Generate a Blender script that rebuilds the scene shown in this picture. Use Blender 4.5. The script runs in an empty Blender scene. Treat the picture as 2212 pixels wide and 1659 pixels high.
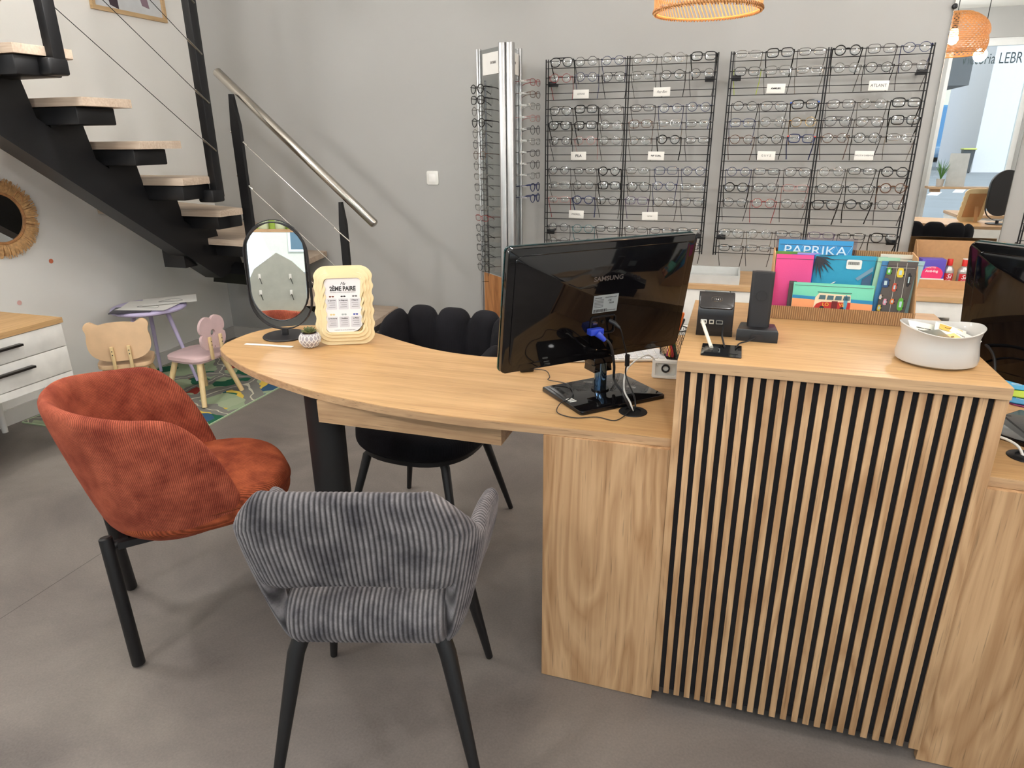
import bpy, bmesh, math, random
from mathutils import Matrix, Vector, Euler, noise
random.seed(7)
C = bpy.context.scene.collection
SC = bpy.context.scene
PI = math.pi

# ------------------------------------------------------------------ camera
PITCH, ROLL, YAW, FPX = 0.34678, -0.0087886, -0.3146408, 1461.7
def setup_camera():
    cp, sp = math.cos(PITCH), math.sin(PITCH)
    fw = Vector((math.sin(YAW) * cp, math.cos(YAW) * cp, -sp))
    rt = Vector((math.cos(YAW), -math.sin(YAW), 0)); up = rt.cross(fw)
    r2 = rt * math.cos(ROLL) + up * math.sin(ROLL); u2 = -rt * math.sin(ROLL) + up * math.cos(ROLL)
    m = Matrix(((r2.x, u2.x, -fw.x), (r2.y, u2.y, -fw.y), (r2.z, u2.z, -fw.z))).to_4x4()
    m.translation = (0, 0, 1.4)
    cam = bpy.data.cameras.new('camera'); cam.sensor_width = 36; cam.lens = FPX * 36 / 2212
    cam.clip_start = .02; cam.clip_end = 300
    o = bpy.data.objects.new('camera', cam); o.matrix_world = m; C.objects.link(o); SC.camera = o
setup_camera()

# ------------------------------------------------------------------ view, world, sun, added globe lights
SC.view_settings.view_transform = 'Standard'; SC.view_settings.look = 'None'
SC.view_settings.gamma = 1; SC.view_settings.exposure = 0.06
try: SC.view_settings.use_curve_mapping = False
except Exception: pass
SC.cycles.use_denoising = True
SC.cycles.max_bounces = 8; SC.cycles.diffuse_bounces = 4; SC.cycles.glossy_bounces = 4
SC.cycles.transparent_max_bounces = 24; SC.cycles.transmission_bounces = 6
SC.cycles.caustics_reflective = False; SC.cycles.caustics_refractive = False
SC.cycles.sample_clamp_indirect = 20
def setup_world():
    w = bpy.data.worlds.new('sky'); SC.world = w; w.use_nodes = True
    nt = w.node_tree; bg = nt.nodes['Background']
    sky = nt.nodes.new('ShaderNodeTexSky'); sky.sky_type = 'HOSEK_WILKIE'
    sky.turbidity = 4; sky.ground_albedo = .4; sky.sun_direction = (.35, .55, .75)
    hz = nt.nodes.new('ShaderNodeMix'); hz.data_type = 'RGBA'; hz.inputs[0].default_value = .6; hz.inputs[7].default_value = (.95, .98, 1.0, 1)
    nt.links.new(sky.outputs[0], hz.inputs[6]); nt.links.new(hz.outputs[2], bg.inputs[0]); bg.inputs[1].default_value = 3.4
    s = bpy.data.lights.new('sun', 'SUN'); s.energy = 3.5; s.angle = .02; s.color = (1, .96, .88)
    o = bpy.data.objects.new('sun', s); C.objects.link(o)
    o.rotation_euler = Vector((-.35, -.55, -.75)).to_track_quat('-Z', 'Y').to_euler()
setup_world()
def portals():
    for x0, x1 in ((-2.9, -.55), (-.55, 1.86), (2.17, 3.05)):
        l = bpy.data.lights.new('window_portal', 'AREA'); l.shape = 'RECTANGLE'; l.size = x1 - x0; l.size_y = 2.2
        l.cycles.is_portal = True
        o = bpy.data.objects.new('window_portal', l); C.objects.link(o); o.location = ((x0 + x1) / 2, -1.78, 1.29); o.rotation_euler = (-math.pi / 2, 0, math.pi)
portals()
CEIL = 2.75
LAMPK, DROP = 1.5, .5
FILL_GLOBES = [(-2.2, 2.3, 15), (-.9, 2.6, 8), (.8, 2.9, 12), (-2.7, 1.3, 24), (-.9, 1.2, 6), (.7, 1.0, 8),
         (-2.0, -.3, 24), (0.3, -.4, 25), (2.3, 1.4, 14), (2.3, 3.0, 14), (2.2, -.5, 16)]

# ------------------------------------------------------------------ materials
MATS = {}
def lin(c):
    return tuple(((v / 255) / 12.92 if v / 255 <= .04045 else ((v / 255 + .055) / 1.055) ** 2.4) for v in c[:3]) + (1,)
def newmat(name):
    m = bpy.data.materials.new(name); m.use_nodes = True
    return m, m.node_tree, m.node_tree.nodes['Principled BSDF']
def M(name, rgb=(128, 128, 128), rough=.5, metal=0, var=.06, vscale=14, bump=0, bscale=200, coat=0, sheen=0, emit=0, spec=.5):
    """solid procedural material: noise breaks up the colour a little, optional fine bump"""
    if name in MATS: return MATS[name]
    m, nt, b = newmat(name); N, L = nt.nodes, nt.links
    b.inputs['Roughness'].default_value = rough; b.inputs['Metallic'].default_value = metal
    b.inputs['Coat Weight'].default_value = coat; b.inputs['Sheen Weight'].default_value = sheen
    b.inputs['Specular IOR Level'].default_value = spec
    tc = N.new('ShaderNodeTexCoord')
    nz = N.new('ShaderNodeTexNoise'); nz.inputs['Scale'].default_value = vscale; nz.inputs['Detail'].default_value = 3
    L.new(tc.outputs['Object'], nz.inputs['Vector'])
    r = N.new('ShaderNodeValToRGB'); c = lin(rgb)
    r.color_ramp.elements[0].position = .3; r.color_ramp.elements[1].position = .7
    r.color_ramp.elements[0].color = tuple(v * (1 - var) for v in c[:3]) + (1,)
    r.color_ramp.elements[1].color = tuple(min(1, v * (1 + var)) for v in c[:3]) + (1,)
    L.new(nz.outputs['Fac'], r.inputs[0]); L.new(r.outputs[0], b.inputs['Base Color'])
    if emit:
        b.inputs['Emission Color'].default_value = c; b.inputs['Emission Strength'].default_value = emit
    if bump:
        n2 = N.new('ShaderNodeTexNoise'); n2.inputs['Scale'].default_value = bscale
        L.new(tc.outputs['Object'], n2.inputs['Vector'])
        bp = N.new('ShaderNodeBump'); bp.inputs['Strength'].default_value = bump; bp.inputs['Distance'].default_value = .002
        L.new(n2.outputs['Fac'], bp.inputs['Height']); L.new(bp.outputs[0], b.inputs['Normal'])
    MATS[name] = m; return m
def wood(name, light, dark, axis='X', rough=.42, scale=1.0, figure=.5, pores=.35):
    """oak decor: long stretched grain, broad figure bands and fine dark pores"""
    if name in MATS: return MATS[name]
    m, nt, b = newmat(name); N, L = nt.nodes, nt.links
    tc = N.new('ShaderNodeTexCoord')
    def mapped(along, across):
        mp = N.new('ShaderNodeMapping'); s = [across * scale] * 3; s['XYZ'.index(axis)] = along * scale
        mp.inputs['Scale'].default_value = s; L.new(tc.outputs['Object'], mp.inputs['Vector']); return mp
    def nz(mp, sc, det=4, dist=0):
        n = N.new('ShaderNodeTexNoise'); n.inputs['Scale'].default_value = sc; n.inputs['Detail'].default_value = det
        n.inputs['Distortion'].default_value = dist; L.new(mp.outputs[0], n.inputs['Vector']); return n
    figm = nz(mapped(1.1, 7), 1.0, 3, .9)
    # cathedral rings: take the fractional part of the broad figure
    mul = N.new('ShaderNodeMath'); mul.operation = 'MULTIPLY'; mul.inputs[1].default_value = 14; L.new(figm.outputs['Fac'], mul.inputs[0])
    pp = N.new('ShaderNodeMath'); pp.operation = 'PINGPONG'; pp.inputs[1].default_value = 1; L.new(mul.outputs[0], pp.inputs[0])
    fine = nz(mapped(3.5, 110), 1.0, 3, .15)
    band = nz(mapped(.8, 16), 1.0, 2, .3)
    def mix(a, bb, f):
        x = N.new('ShaderNodeMix'); x.data_type = 'FLOAT'; x.inputs[0].default_value = f
        L.new(a, x.inputs[2]); L.new(bb, x.inputs[3]); return x.outputs[0]
    v = mix(fine.outputs['Fac'], pp.outputs[0], figure * .45); v = mix(v, band.outputs['Fac'], .4)
    r = N.new('ShaderNodeValToRGB'); r.color_ramp.elements[0].position = .32; r.color_ramp.elements[1].position = .64
    r.color_ramp.elements[0].color = lin(dark); r.color_ramp.elements[1].color = lin(light); L.new(v, r.inputs[0])
    pr = nz(mapped(9, 260), 1.0, 2)
    pr2 = N.new('ShaderNodeValToRGB'); pr2.color_ramp.elements[0].position = .27; pr2.color_ramp.elements[1].position = .38
    pr2.color_ramp.elements[0].color = (1 - pores,) * 3 + (1,); pr2.color_ramp.elements[1].color = (1, 1, 1, 1); L.new(pr.outputs['Fac'], pr2.inputs[0])
    mm = N.new('ShaderNodeMix'); mm.data_type = 'RGBA'; mm.blend_type = 'MULTIPLY'; mm.inputs[0].default_value = 1
    L.new(r.outputs[0], mm.inputs[6]); L.new(pr2.outputs[0], mm.inputs[7]); L.new(mm.outputs[2], b.inputs['Base Color'])
    b.inputs['Roughness'].default_value = rough
    bp = N.new('ShaderNodeBump'); bp.inputs['Strength'].default_value = .12; bp.inputs['Distance'].default_value = .001
    L.new(fine.outputs['Fac'], bp.inputs['Height']); L.new(bp.outputs[0], b.inputs['Normal'])
    MATS[name] = m; return m
def ribbed(name, hi, lo, period, rough=.85, strength=.8, axis=None, sheen=.5, mott=5, groove_shade=.6):
    """corduroy: ribs along uv.x (or an object axis), brushed patches in the pile"""
    if name in MATS: return MATS[name]
    m, nt, b = newmat(name); N, L = nt.nodes, nt.links
    tc = N.new('ShaderNodeTexCoord'); sep = N.new('ShaderNodeSeparateXYZ')
    L.new(tc.outputs['Object' if axis else 'UV'], sep.inputs[0])
    sn = N.new('ShaderNodeMath'); sn.operation = 'MULTIPLY'; sn.inputs[1].default_value = 2 * PI / period
    L.new(sep.outputs['XYZ'.index(axis) if axis else 0], sn.inputs[0])
    s2 = N.new('ShaderNodeMath'); s2.operation = 'COSINE'; L.new(sn.outputs[0], s2.inputs[0])
    ab = N.new('ShaderNodeMapRange'); ab.inputs[1].default_value = 1; ab.inputs[2].default_value = -1; L.new(s2.outputs[0], ab.inputs[0])
    nz = N.new('ShaderNodeTexNoise'); nz.inputs['Scale'].default_value = mott; nz.inputs['Detail'].default_value = 6; nz.inputs['Roughness'].default_value = .62
    L.new(tc.outputs['Object'], nz.inputs['Vector'])
    fz = N.new('ShaderNodeTexNoise'); fz.inputs['Scale'].default_value = 260; fz.inputs['Detail'].default_value = 2; L.new(tc.outputs['Object'], fz.inputs['Vector'])
    r = N.new('ShaderNodeValToRGB'); r.color_ramp.elements[0].position = .36; r.color_ramp.elements[1].position = .66
    r.color_ramp.elements[0].color = lin(lo); r.color_ramp.elements[1].color = lin(hi); L.new(nz.outputs['Fac'], r.inputs[0])
    g = N.new('ShaderNodeMapRange'); g.inputs[3].default_value = groove_shade; g.inputs[4].default_value = 1.1; L.new(ab.outputs[0], g.inputs[0])  # grooves darkened in the colour itself, painted shade between the ribs
    gm = N.new('ShaderNodeMath'); gm.operation = 'MULTIPLY'; L.new(g.outputs[0], gm.inputs[0])
    g2 = N.new('ShaderNodeMapRange'); g2.inputs[3].default_value = .75; g2.inputs[4].default_value = 1.25; L.new(fz.outputs['Fac'], g2.inputs[0]); L.new(g2.outputs[0], gm.inputs[1])
    mm = N.new('ShaderNodeVectorMath'); mm.operation = 'SCALE'; L.new(r.outputs[0], mm.inputs[0]); L.new(gm.outputs[0], mm.inputs['Scale'])
    L.new(mm.outputs[0], b.inputs['Base Color']); b.inputs['Roughness'].default_value = rough
    b.inputs['Sheen Weight'].default_value = sheen; b.inputs['Sheen Roughness'].default_value = .4
    b.inputs['Sheen Tint'].default_value = lin(hi); b.inputs['Specular IOR Level'].default_value = .2
    add = N.new('ShaderNodeMath'); add.operation = 'MULTIPLY_ADD'; add.inputs[1].default_value = .35; L.new(fz.outputs['Fac'], add.inputs[0]); L.new(ab.outputs[0], add.inputs[2])
    bp = N.new('ShaderNodeBump'); bp.inputs['Strength'].default_value = strength; bp.inputs['Distance'].default_value = period * .3
    L.new(add.outputs[0], bp.inputs['Height']); L.new(bp.outputs[0], b.inputs['Normal'])
    MATS[name] = m; return m
def clear(name, tint=(235, 240, 242), gloss=.12, rough=.02):
    """thin transparent sheet with a faint reflection (spectacle lens, acrylic, window pane)"""
    if name in MATS: return MATS[name]
    m, nt, b = newmat(name); N, L = nt.nodes, nt.links; N.remove(b)
    t = N.new('ShaderNodeBsdfTransparent'); t.inputs[0].default_value = lin(tint)
    g = N.new('ShaderNodeBsdfGlossy'); g.inputs['Roughness'].default_value = rough
    nz = N.new('ShaderNodeTexNoise'); nz.inputs['Scale'].default_value = 3
    l0 = N.new('ShaderNodeLayerWeight'); l0.inputs[0].default_value = .5
    lw = N.new('ShaderNodeMath'); lw.operation = 'POWER'; lw.inputs[1].default_value = 4; L.new(l0.outputs['Facing'], lw.inputs[0])
    mr = N.new('ShaderNodeMath'); mr.operation = 'MULTIPLY_ADD'; mr.inputs[1].default_value = .02; mr.inputs[2].default_value = gloss * .4
    L.new(nz.outputs['Fac'], mr.inputs[0])
    ad = N.new('ShaderNodeMath'); ad.use_clamp = True; L.new(lw.outputs[0], ad.inputs[0]); L.new(mr.outputs[0], ad.inputs[1])
    mx = N.new('ShaderNodeMixShader'); L.new(ad.outputs[0], mx.inputs[0]); L.new(t.outputs[0], mx.inputs[1]); L.new(g.outputs[0], mx.inputs[2])
    L.new(mx.outputs[0], N['Material Output'].inputs[0])
    MATS[name] = m; return m

# ------------------------------------------------------------------ mesh helpers
def rotm(rx=0, ry=0, rz=0): return Euler((rx, ry, rz)).to_matrix().to_4x4()
def TR(x, y, z): return Matrix.Translation((x, y, z))
class MB:
    def __init__(s): s.bm = bmesh.new(); s.uv = s.bm.loops.layers.uv.new('uv')
    def _place(s, vs, mat):
        if mat is not None: bmesh.ops.transform(s.bm, matrix=mat, verts=list(vs))
    def box(s, c, d, mat=None, bev=0, seg=2):
        r = bmesh.ops.create_cube(s.bm, size=1, matrix=TR(*c) @ Matrix.Diagonal((d[0], d[1], d[2], 1)))
        vs = r['verts']
        if bev:
            es = list({e for v in vs for e in v.link_edges})
            rr = bmesh.ops.bevel(s.bm, geom=es, offset=bev, segments=seg, affect='EDGES', profile=.5)
            vs = list({v for f in rr['faces'] for v in f.verts} | {v for v in vs if v.is_valid})
        s._place(vs, mat); return s
    def span(s, x0, x1, y0, y1, z0, z1, mat=None, bev=0):
        return s.box(((x0 + x1) / 2, (y0 + y1) / 2, (z0 + z1) / 2), (abs(x1 - x0), abs(y1 - y0), abs(z1 - z0)), mat, bev)
    def tube(s, pts, r, n=8, closed=False, cap=True, flat=1.0):
        P = [Vector(p) for p in pts]; k = len(P); R_ = r if isinstance(r, (list, tuple)) else [r] * k
        rings = []; prev = None
        for i in range(k):
            a = P[(i - 1) % k] if (closed or i) else P[i]; b = P[(i + 1) % k] if (closed or i < k - 1) else P[i]
            t = (b - a)
            t = t.normalized() if t.length > 1e-9 else Vector((0, 0, 1))
            if prev is None:
                up = Vector((0, 0, 1)) if abs(t.z) < .9 else Vector((0, 1, 0)); u = t.cross(up).normalized()
            else: u = (prev - t * prev.dot(t)).normalized()
            prev = u; v = t.cross(u)
            rings.append([s.bm.verts.new(P[i] + (u * math.cos(2 * PI * j / n) + v * math.sin(2 * PI * j / n) * flat) * R_[i]) for j in range(n)])
        for i in range(k if closed else k - 1):
            A, B = rings[i], rings[(i + 1) % k]
            for j in range(n): s.bm.faces.new((A[j], A[(j + 1) % n], B[(j + 1) % n], B[j]))
        if cap and not closed:
            s.bm.faces.new(rings[0][::-1]); s.bm.faces.new(rings[-1])
        return s
    def cyl(s, a, b, r0, r1=None, n=24): return s.tube([a, b], [r0, r0 if r1 is None else r1], n)
    def lathe(s, prof, n=32, mat=None, caps=(True, True), fn=None):
        rings = []
        for r, z in prof:
            rings.append([s.bm.verts.new((lambda a: Vector((r * math.cos(a), r * math.sin(a), z)) if fn is None else fn(r, a, z))(2 * PI * j / n)) for j in range(n)])
        for A, B in zip(rings, rings[1:]):
            for j in range(n): s.bm.faces.new((A[j], A[(j + 1) % n], B[(j + 1) % n], B[j]))
        if caps[0]: s.bm.faces.new(rings[0][::-1])
        if caps[1]: s.bm.faces.new(rings[-1])
        s._place([v for r in rings for v in r], mat); return s
    def prism(s, pts, z0, z1, mat=None, bev=0):
        """outline in xy pushed from z0 to z1; bev rounds the rim with an inset step"""
        A = [s.bm.verts.new((x, y, z0)) for x, y in pts]; B = [s.bm.verts.new((x, y, z1)) for x, y in pts]; k = len(pts)
        s.bm.faces.new(A[::-1]); top = s.bm.faces.new(B)
        for i in range(k): s.bm.faces.new((A[i], A[(i + 1) % k], B[(i + 1) % k], B[i]))
        vs = A + B
        if bev:
            es = list({e for f in (top,) for e in f.edges})
            rr = bmesh.ops.bevel(s.bm, geom=es, offset=bev, segments=2, affect='EDGES', profile=.5)
            vs = [v for v in set(vs) | {v for f in rr['faces'] for v in f.verts} if v.is_valid]
        s._place(vs, mat); return s
    def ring(s, outer, inner, z0, z1, mat=None):
        k = len(outer); V = [[s.bm.verts.new((x, y, z)) for x, y in o] for o, z in ((outer, z0), (outer, z1), (inner, z1), (inner, z0))]
        for q in range(4):
            A, B = V[q], V[(q + 1) % 4]
            for i in range(k): s.bm.faces.new((A[i], A[(i + 1) % k], B[(i + 1) % k], B[i]))
        s._place([v for r in V for v in r], mat); return s
    def grid(s, fn, nu, nv, cu=False, cv=False, uvs=(1, 1), flip=False):
        V = [[s.bm.verts.new(fn(i / (nu if cu else nu - 1), j / (nv if cv else nv - 1))) for j in range(nv)] for i in range(nu)]
        for i in range(nu if cu else nu - 1):
            for j in range(nv if cv else nv - 1):
                q = (V[i][j], V[(i + 1) % nu][j], V[(i + 1) % nu][(j + 1) % nv], V[i][(j + 1) % nv])
                f = s.bm.faces.new(q[::-1] if flip else q)
                uu = [(i, j), (i + 1, j), (i + 1, j + 1), (i, j + 1)]
                if flip: uu = uu[::-1]
                for l, (a, b) in zip(f.loops, uu): l[s.uv].uv = (a / (nu if cu else nu - 1) * uvs[0], b / (nv if cv else nv - 1) * uvs[1])
        return V
    def mesh(s, name, smooth=True, angle=38):
        bm = s.bm; bmesh.ops.recalc_face_normals(bm, faces=bm.faces)
        lim = math.radians(angle)
        for f in bm.faces: f.smooth = smooth
        if smooth:
            for e in bm.edges:
                if len(e.link_faces) == 2 and e.calc_face_angle(0) > lim: e.smooth = False
        me = bpy.data.meshes.new(name); bm.to_mesh(me); bm.free(); return me
    def ob(s, name, mat, parent=None, loc=None, rot=None, smooth=True, angle=38, label=None):
        o = bpy.data.objects.new(name, s.mesh(name, smooth, angle)); C.objects.link(o)
        o.data.materials.append(mat)
        if parent is not None: o.parent = parent
        if loc: o.location = loc
        if rot: o.rotation_euler = rot
        if label: o['label'] = label
        return o
def thing(name, label, cat, loc=(0, 0, 0), rot=(0, 0, 0), group=None):
    o = bpy.data.objects.new(name, None); C.objects.link(o); o.empty_display_size = .05
    o.location = loc; o.rotation_euler = (0, 0, rot) if isinstance(rot, (int, float)) else rot
    o['label'] = label; o['category'] = cat
    if group: o['group'] = group
    return o
def tag(o, label, cat, group=None, kind=None):
    if label: o['label'] = label
    if cat: o['category'] = cat
    if group: o['group'] = group
    if kind: o['kind'] = kind
    return o
def struct(o, label=None):
    o['kind'] = 'structure'
    if label: o['label'] = label
    return o
def dup(root, label=None, loc=None, rot=None, group=None):
    def cp(o, par):
        c = o.copy(); C.objects.link(c); c.parent = par
        for ch in list(o.children): cp(ch, c)
        return c
    r = cp(root, None)
    if label: r['label'] = label
    if loc: r.location = loc
    if rot is not None: r.rotation_euler = (0, 0, rot) if isinstance(rot, (int, float)) else rot
    if group: r['group'] = group
    return r
def text(s, size, mat, parent, loc, rot=(PI / 2, 0, 0), name='lettering', align='CENTER', sx=1.0, ext=.0002, space=1.0, bold=0, shear=0):
    cu = bpy.data.curves.new(name, 'FONT'); cu.body = s; cu.size = size; cu.align_x = align; cu.align_y = 'CENTER'
    cu.extrude = ext; cu.space_character = space; cu.offset = bold; cu.shear = shear; cu.resolution_u = 3
    t = bpy.data.objects.new('t', cu); me = bpy.data.meshes.new_from_object(t)
    bpy.data.objects.remove(t); bpy.data.curves.remove(cu)
    o = bpy.data.objects.new(name, me); C.objects.link(o); me.materials.clear(); me.materials.append(mat)
    if parent is not None: o.parent = parent
    o.location = loc; o.rotation_euler = rot; o.scale = (sx, 1, 1); return o
def catmull(P, n=8, closed=False):
    P = [Vector(p) for p in P]; k = len(P); out = []
    for i in range(k if closed else k - 1):
        g = (lambda j: P[j % k]) if closed else (lambda j: P[min(max(j, 0), k - 1)])
        a, b, c, d = g(i - 1), g(i), g(i + 1), g(i + 2)
        for q in range(n):
            t = q / n; out.append(.5 * ((2 * b) + (c - a) * t + (2 * a - 5 * b + 4 * c - d) * t * t + (3 * b - a - 3 * c + d) * t ** 3))
    if not closed: out.append(P[-1])
    return out
def superell(w, h, p=2.5, n=40, cx=0, cy=0):
    out = []
    for i in range(n):
        a = 2 * PI * i / n; c_, s_ = math.cos(a), math.sin(a)
        out.append((cx + w * abs(c_) ** (2 / p) * (1 if c_ >= 0 else -1), cy + h * abs(s_) ** (2 / p) * (1 if s_ >= 0 else -1)))
    return out
def rrect(w, h, r, n=5, cx=0, cy=0):
    out = []
    for k, (sx, sy) in enumerate(((1, 1), (-1, 1), (-1, -1), (1, -1))):
        for i in range(n + 1):
            a = PI / 2 * (k + i / n); out.append((cx + sx * (w / 2 - r) + r * math.cos(a), cy + sy * (h / 2 - r) + r * math.sin(a)))
    return out
XZ = rotm(PI / 2)          # xy outline stands up, its z becomes -y

BLK = M('black_plastic', (22, 22, 24), .35); BLKM = M('black_metal', (26, 26, 28), .42, .3)
WHT = M('white_laminate', (236, 234, 228), .4); STEEL = M('brushed_steel', (185, 180, 172), .22, 1)
INK = M('dark_ink', (40, 38, 40), .7); PAPER = M('white_paper', (240, 238, 232), .75, var=.02)
OAK = wood('oak_top', (206, 166, 116), (182, 140, 92), 'X', .4, 1, .35)
OAKF = wood('oak_front', (209, 170, 128), (170, 128, 88), 'Z', .5, 1, .8)
OAKE = wood('oak_edge', (206, 170, 130), (168, 132, 98), 'X', .5, 1, .3, .45)

# ------------------------------------------------------------------ room shell
XL, XR, YB, YF = -3.56, 3.2, 4.1, -1.6
def floor_mat():
    m, nt, b = newmat('grey_vinyl_floor'); N, L = nt.nodes, nt.links
    tc = N.new('ShaderNodeTexCoord')
    def nz(s, d, di=0, ro=.6):
        n = N.new('ShaderNodeTexNoise'); n.inputs['Scale'].default_value = s; n.inputs['Detail'].default_value = d
        n.inputs['Roughness'].default_value = ro; n.inputs['Distortion'].default_value = di; L.new(tc.outputs['Object'], n.inputs['Vector']); return n
    a, f = nz(1.6, 7, .5), nz(160, 2)
    mx = N.new('ShaderNodeMix'); mx.data_type = 'FLOAT'; mx.inputs[0].default_value = .22; L.new(a.outputs[0], mx.inputs[2]); L.new(f.outputs[0], mx.inputs[3])
    r = N.new('ShaderNodeValToRGB'); r.color_ramp.elements[0].position = .32; r.color_ramp.elements[1].position = .68
    r.color_ramp.elements[0].color = lin((98, 91, 87)); r.color_ramp.elements[1].color = lin((140, 131, 124)); L.new(mx.outputs[0], r.inputs[0])
    L.new(r.outputs[0], b.inputs['Base Color']); b.inputs['Roughness'].default_value = .5; b.inputs['Specular IOR Level'].default_value = .35
    bp = N.new('ShaderNodeBump'); bp.inputs['Strength'].default_value = .1; bp.inputs['Distance'].default_value = .001
    L.new(f.outputs[0], bp.inputs['Height']); L.new(bp.outputs[0], b.inputs['Normal']); return m
WL = M('wall_white_paint', (234, 232, 227), .85, var=.02, vscale=2, bump=.08, bscale=350)
WG = M('wall_grey_paint', (178, 177, 174), .85, var=.02, vscale=2, bump=.08, bscale=350)
CE = M('ceiling_white', (238, 236, 230), .9, var=.01); SKM = M('skirting_paint', (206, 203, 198), .6, var=.02)
FR = M('window_frame_white', (240, 240, 238), .4, var=.02)
def opal(watts):
    # glass of the added globes: its own emission is their light
    n = 'opal_glass_%d' % round(watts * 10)
    if n in MATS: return MATS[n]
    m = M(n, (255, 252, 246), .4, emit=1); b = m.node_tree.nodes['Principled BSDF']
    b.inputs['Emission Color'].default_value = (1, .985, .965, 1); b.inputs['Emission Strength'].default_value = watts / (4 * PI * PI * .062 ** 2)
    return m
def room():
    f = MB().span(XL - .1, XR + .1, YF - .1, YB + .1, -.1, 0).ob('floor', floor_mat()); struct(f)
    struct(MB().tube([(-2.07, -.5, .0004), (-2.075, 2.2, .0004)], .0012, 4, flat=.3).ob('trim_1', M('seam_grey', (84, 78, 74), .8)), 'thin dark seam line in the grey floor')
    struct(MB().span(XL - .1, XR + .1, YF - .1, YB + .1, CEIL, CEIL + .1).ob('ceiling', CE))
    struct(MB().span(XL - .1, XL, YF - .1, YB + .1, 0, CEIL).ob('wall_left', WL))
    struct(MB().span(XL, XR, YB, YB + .1, 0, CEIL).ob('wall_back', WG))
    struct(MB().span(XR, XR + .1, YF - .1, YB + .1, 0, CEIL).ob('wall_right', WL))
    struct(MB().span(XL, -3.0, YB - .014, YB, 0, .085, bev=0).span(-3.0, XR, YB - .014, YB, 0, .085).ob('baseboard_back', SKM))
    struct(MB().span(XL, XL + .014, YF, YB - .014, 0, .085).ob('baseboard_left', SKM))
    # shop front: low plinth, header and piers leave three big panes
    w = MB().span(XL, XR, YF - .16, YF, 0, .14).span(XL, XR, YF - .16, YF, 2.44, CEIL)
    w.span(XL, -2.9, YF - .16, YF, .14, 2.44).span(1.86, 2.17, YF - .16, YF, .14, 2.44).span(3.05, XR, YF - .16, YF, .14, 2.44)
    struct(w.ob('wall_front', WG))
    for i, (a, b) in enumerate(((-2.9, -.55), (-.55, 1.86), (2.17, 3.05))):
        fr = MB()
        for x in (a, b - .05): fr.span(x, x + .05, YF - .11, YF - .05, .14, 2.44)
        for z in (.14, 2.36): fr.span(a + .05, b - .05, YF - .11, YF - .05, z, z + .08)
        o = struct(fr.ob('window_%d' % (i + 1), FR))
        MB().span(a + .05, b - .05, YF - .085, YF - .075, .22, 2.36).ob('window_glass', clear('window_pane', (238, 244, 246), .05), o)
    # added opal globes instead of ceiling spots, spreading more light onto walls
    for i, (x, y, p) in enumerate(FILL_GLOBES):
        s = thing('added_globe_light', 'added white opal globe light, stand-in for ceiling spots, ' + ['near the stair', 'above the left desk chair', 'above the eyewear racks', 'above the rust armchair', 'above the grey armchair', 'above the reception counter', 'near the left window', 'near the middle window', 'above the right desk', 'beyond the right desk', 'near the right window'][i], 'light', (x, y, CEIL), group='added opal globe lights')
        MB().tube([(0, 0, -.02), (0, 0, -DROP - .02)], .004, 8).ob('stem', BLKM, s)
        MB().lathe([(.0001, -.025), (.05, -.025), (.055, -.018), (.055, 0), (.0001, 0)], 28, caps=(False, False)).ob('mounting_plate', WHT, s)
        MB().lathe([(max(.0001, .062 * math.cos(a * PI / 8)), -DROP - .085 + .062 * math.sin(a * PI / 8)) for a in range(-4, 5)], 18, caps=(False, False)).ob('globe', opal(p * LAMPK), s)
room()

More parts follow.
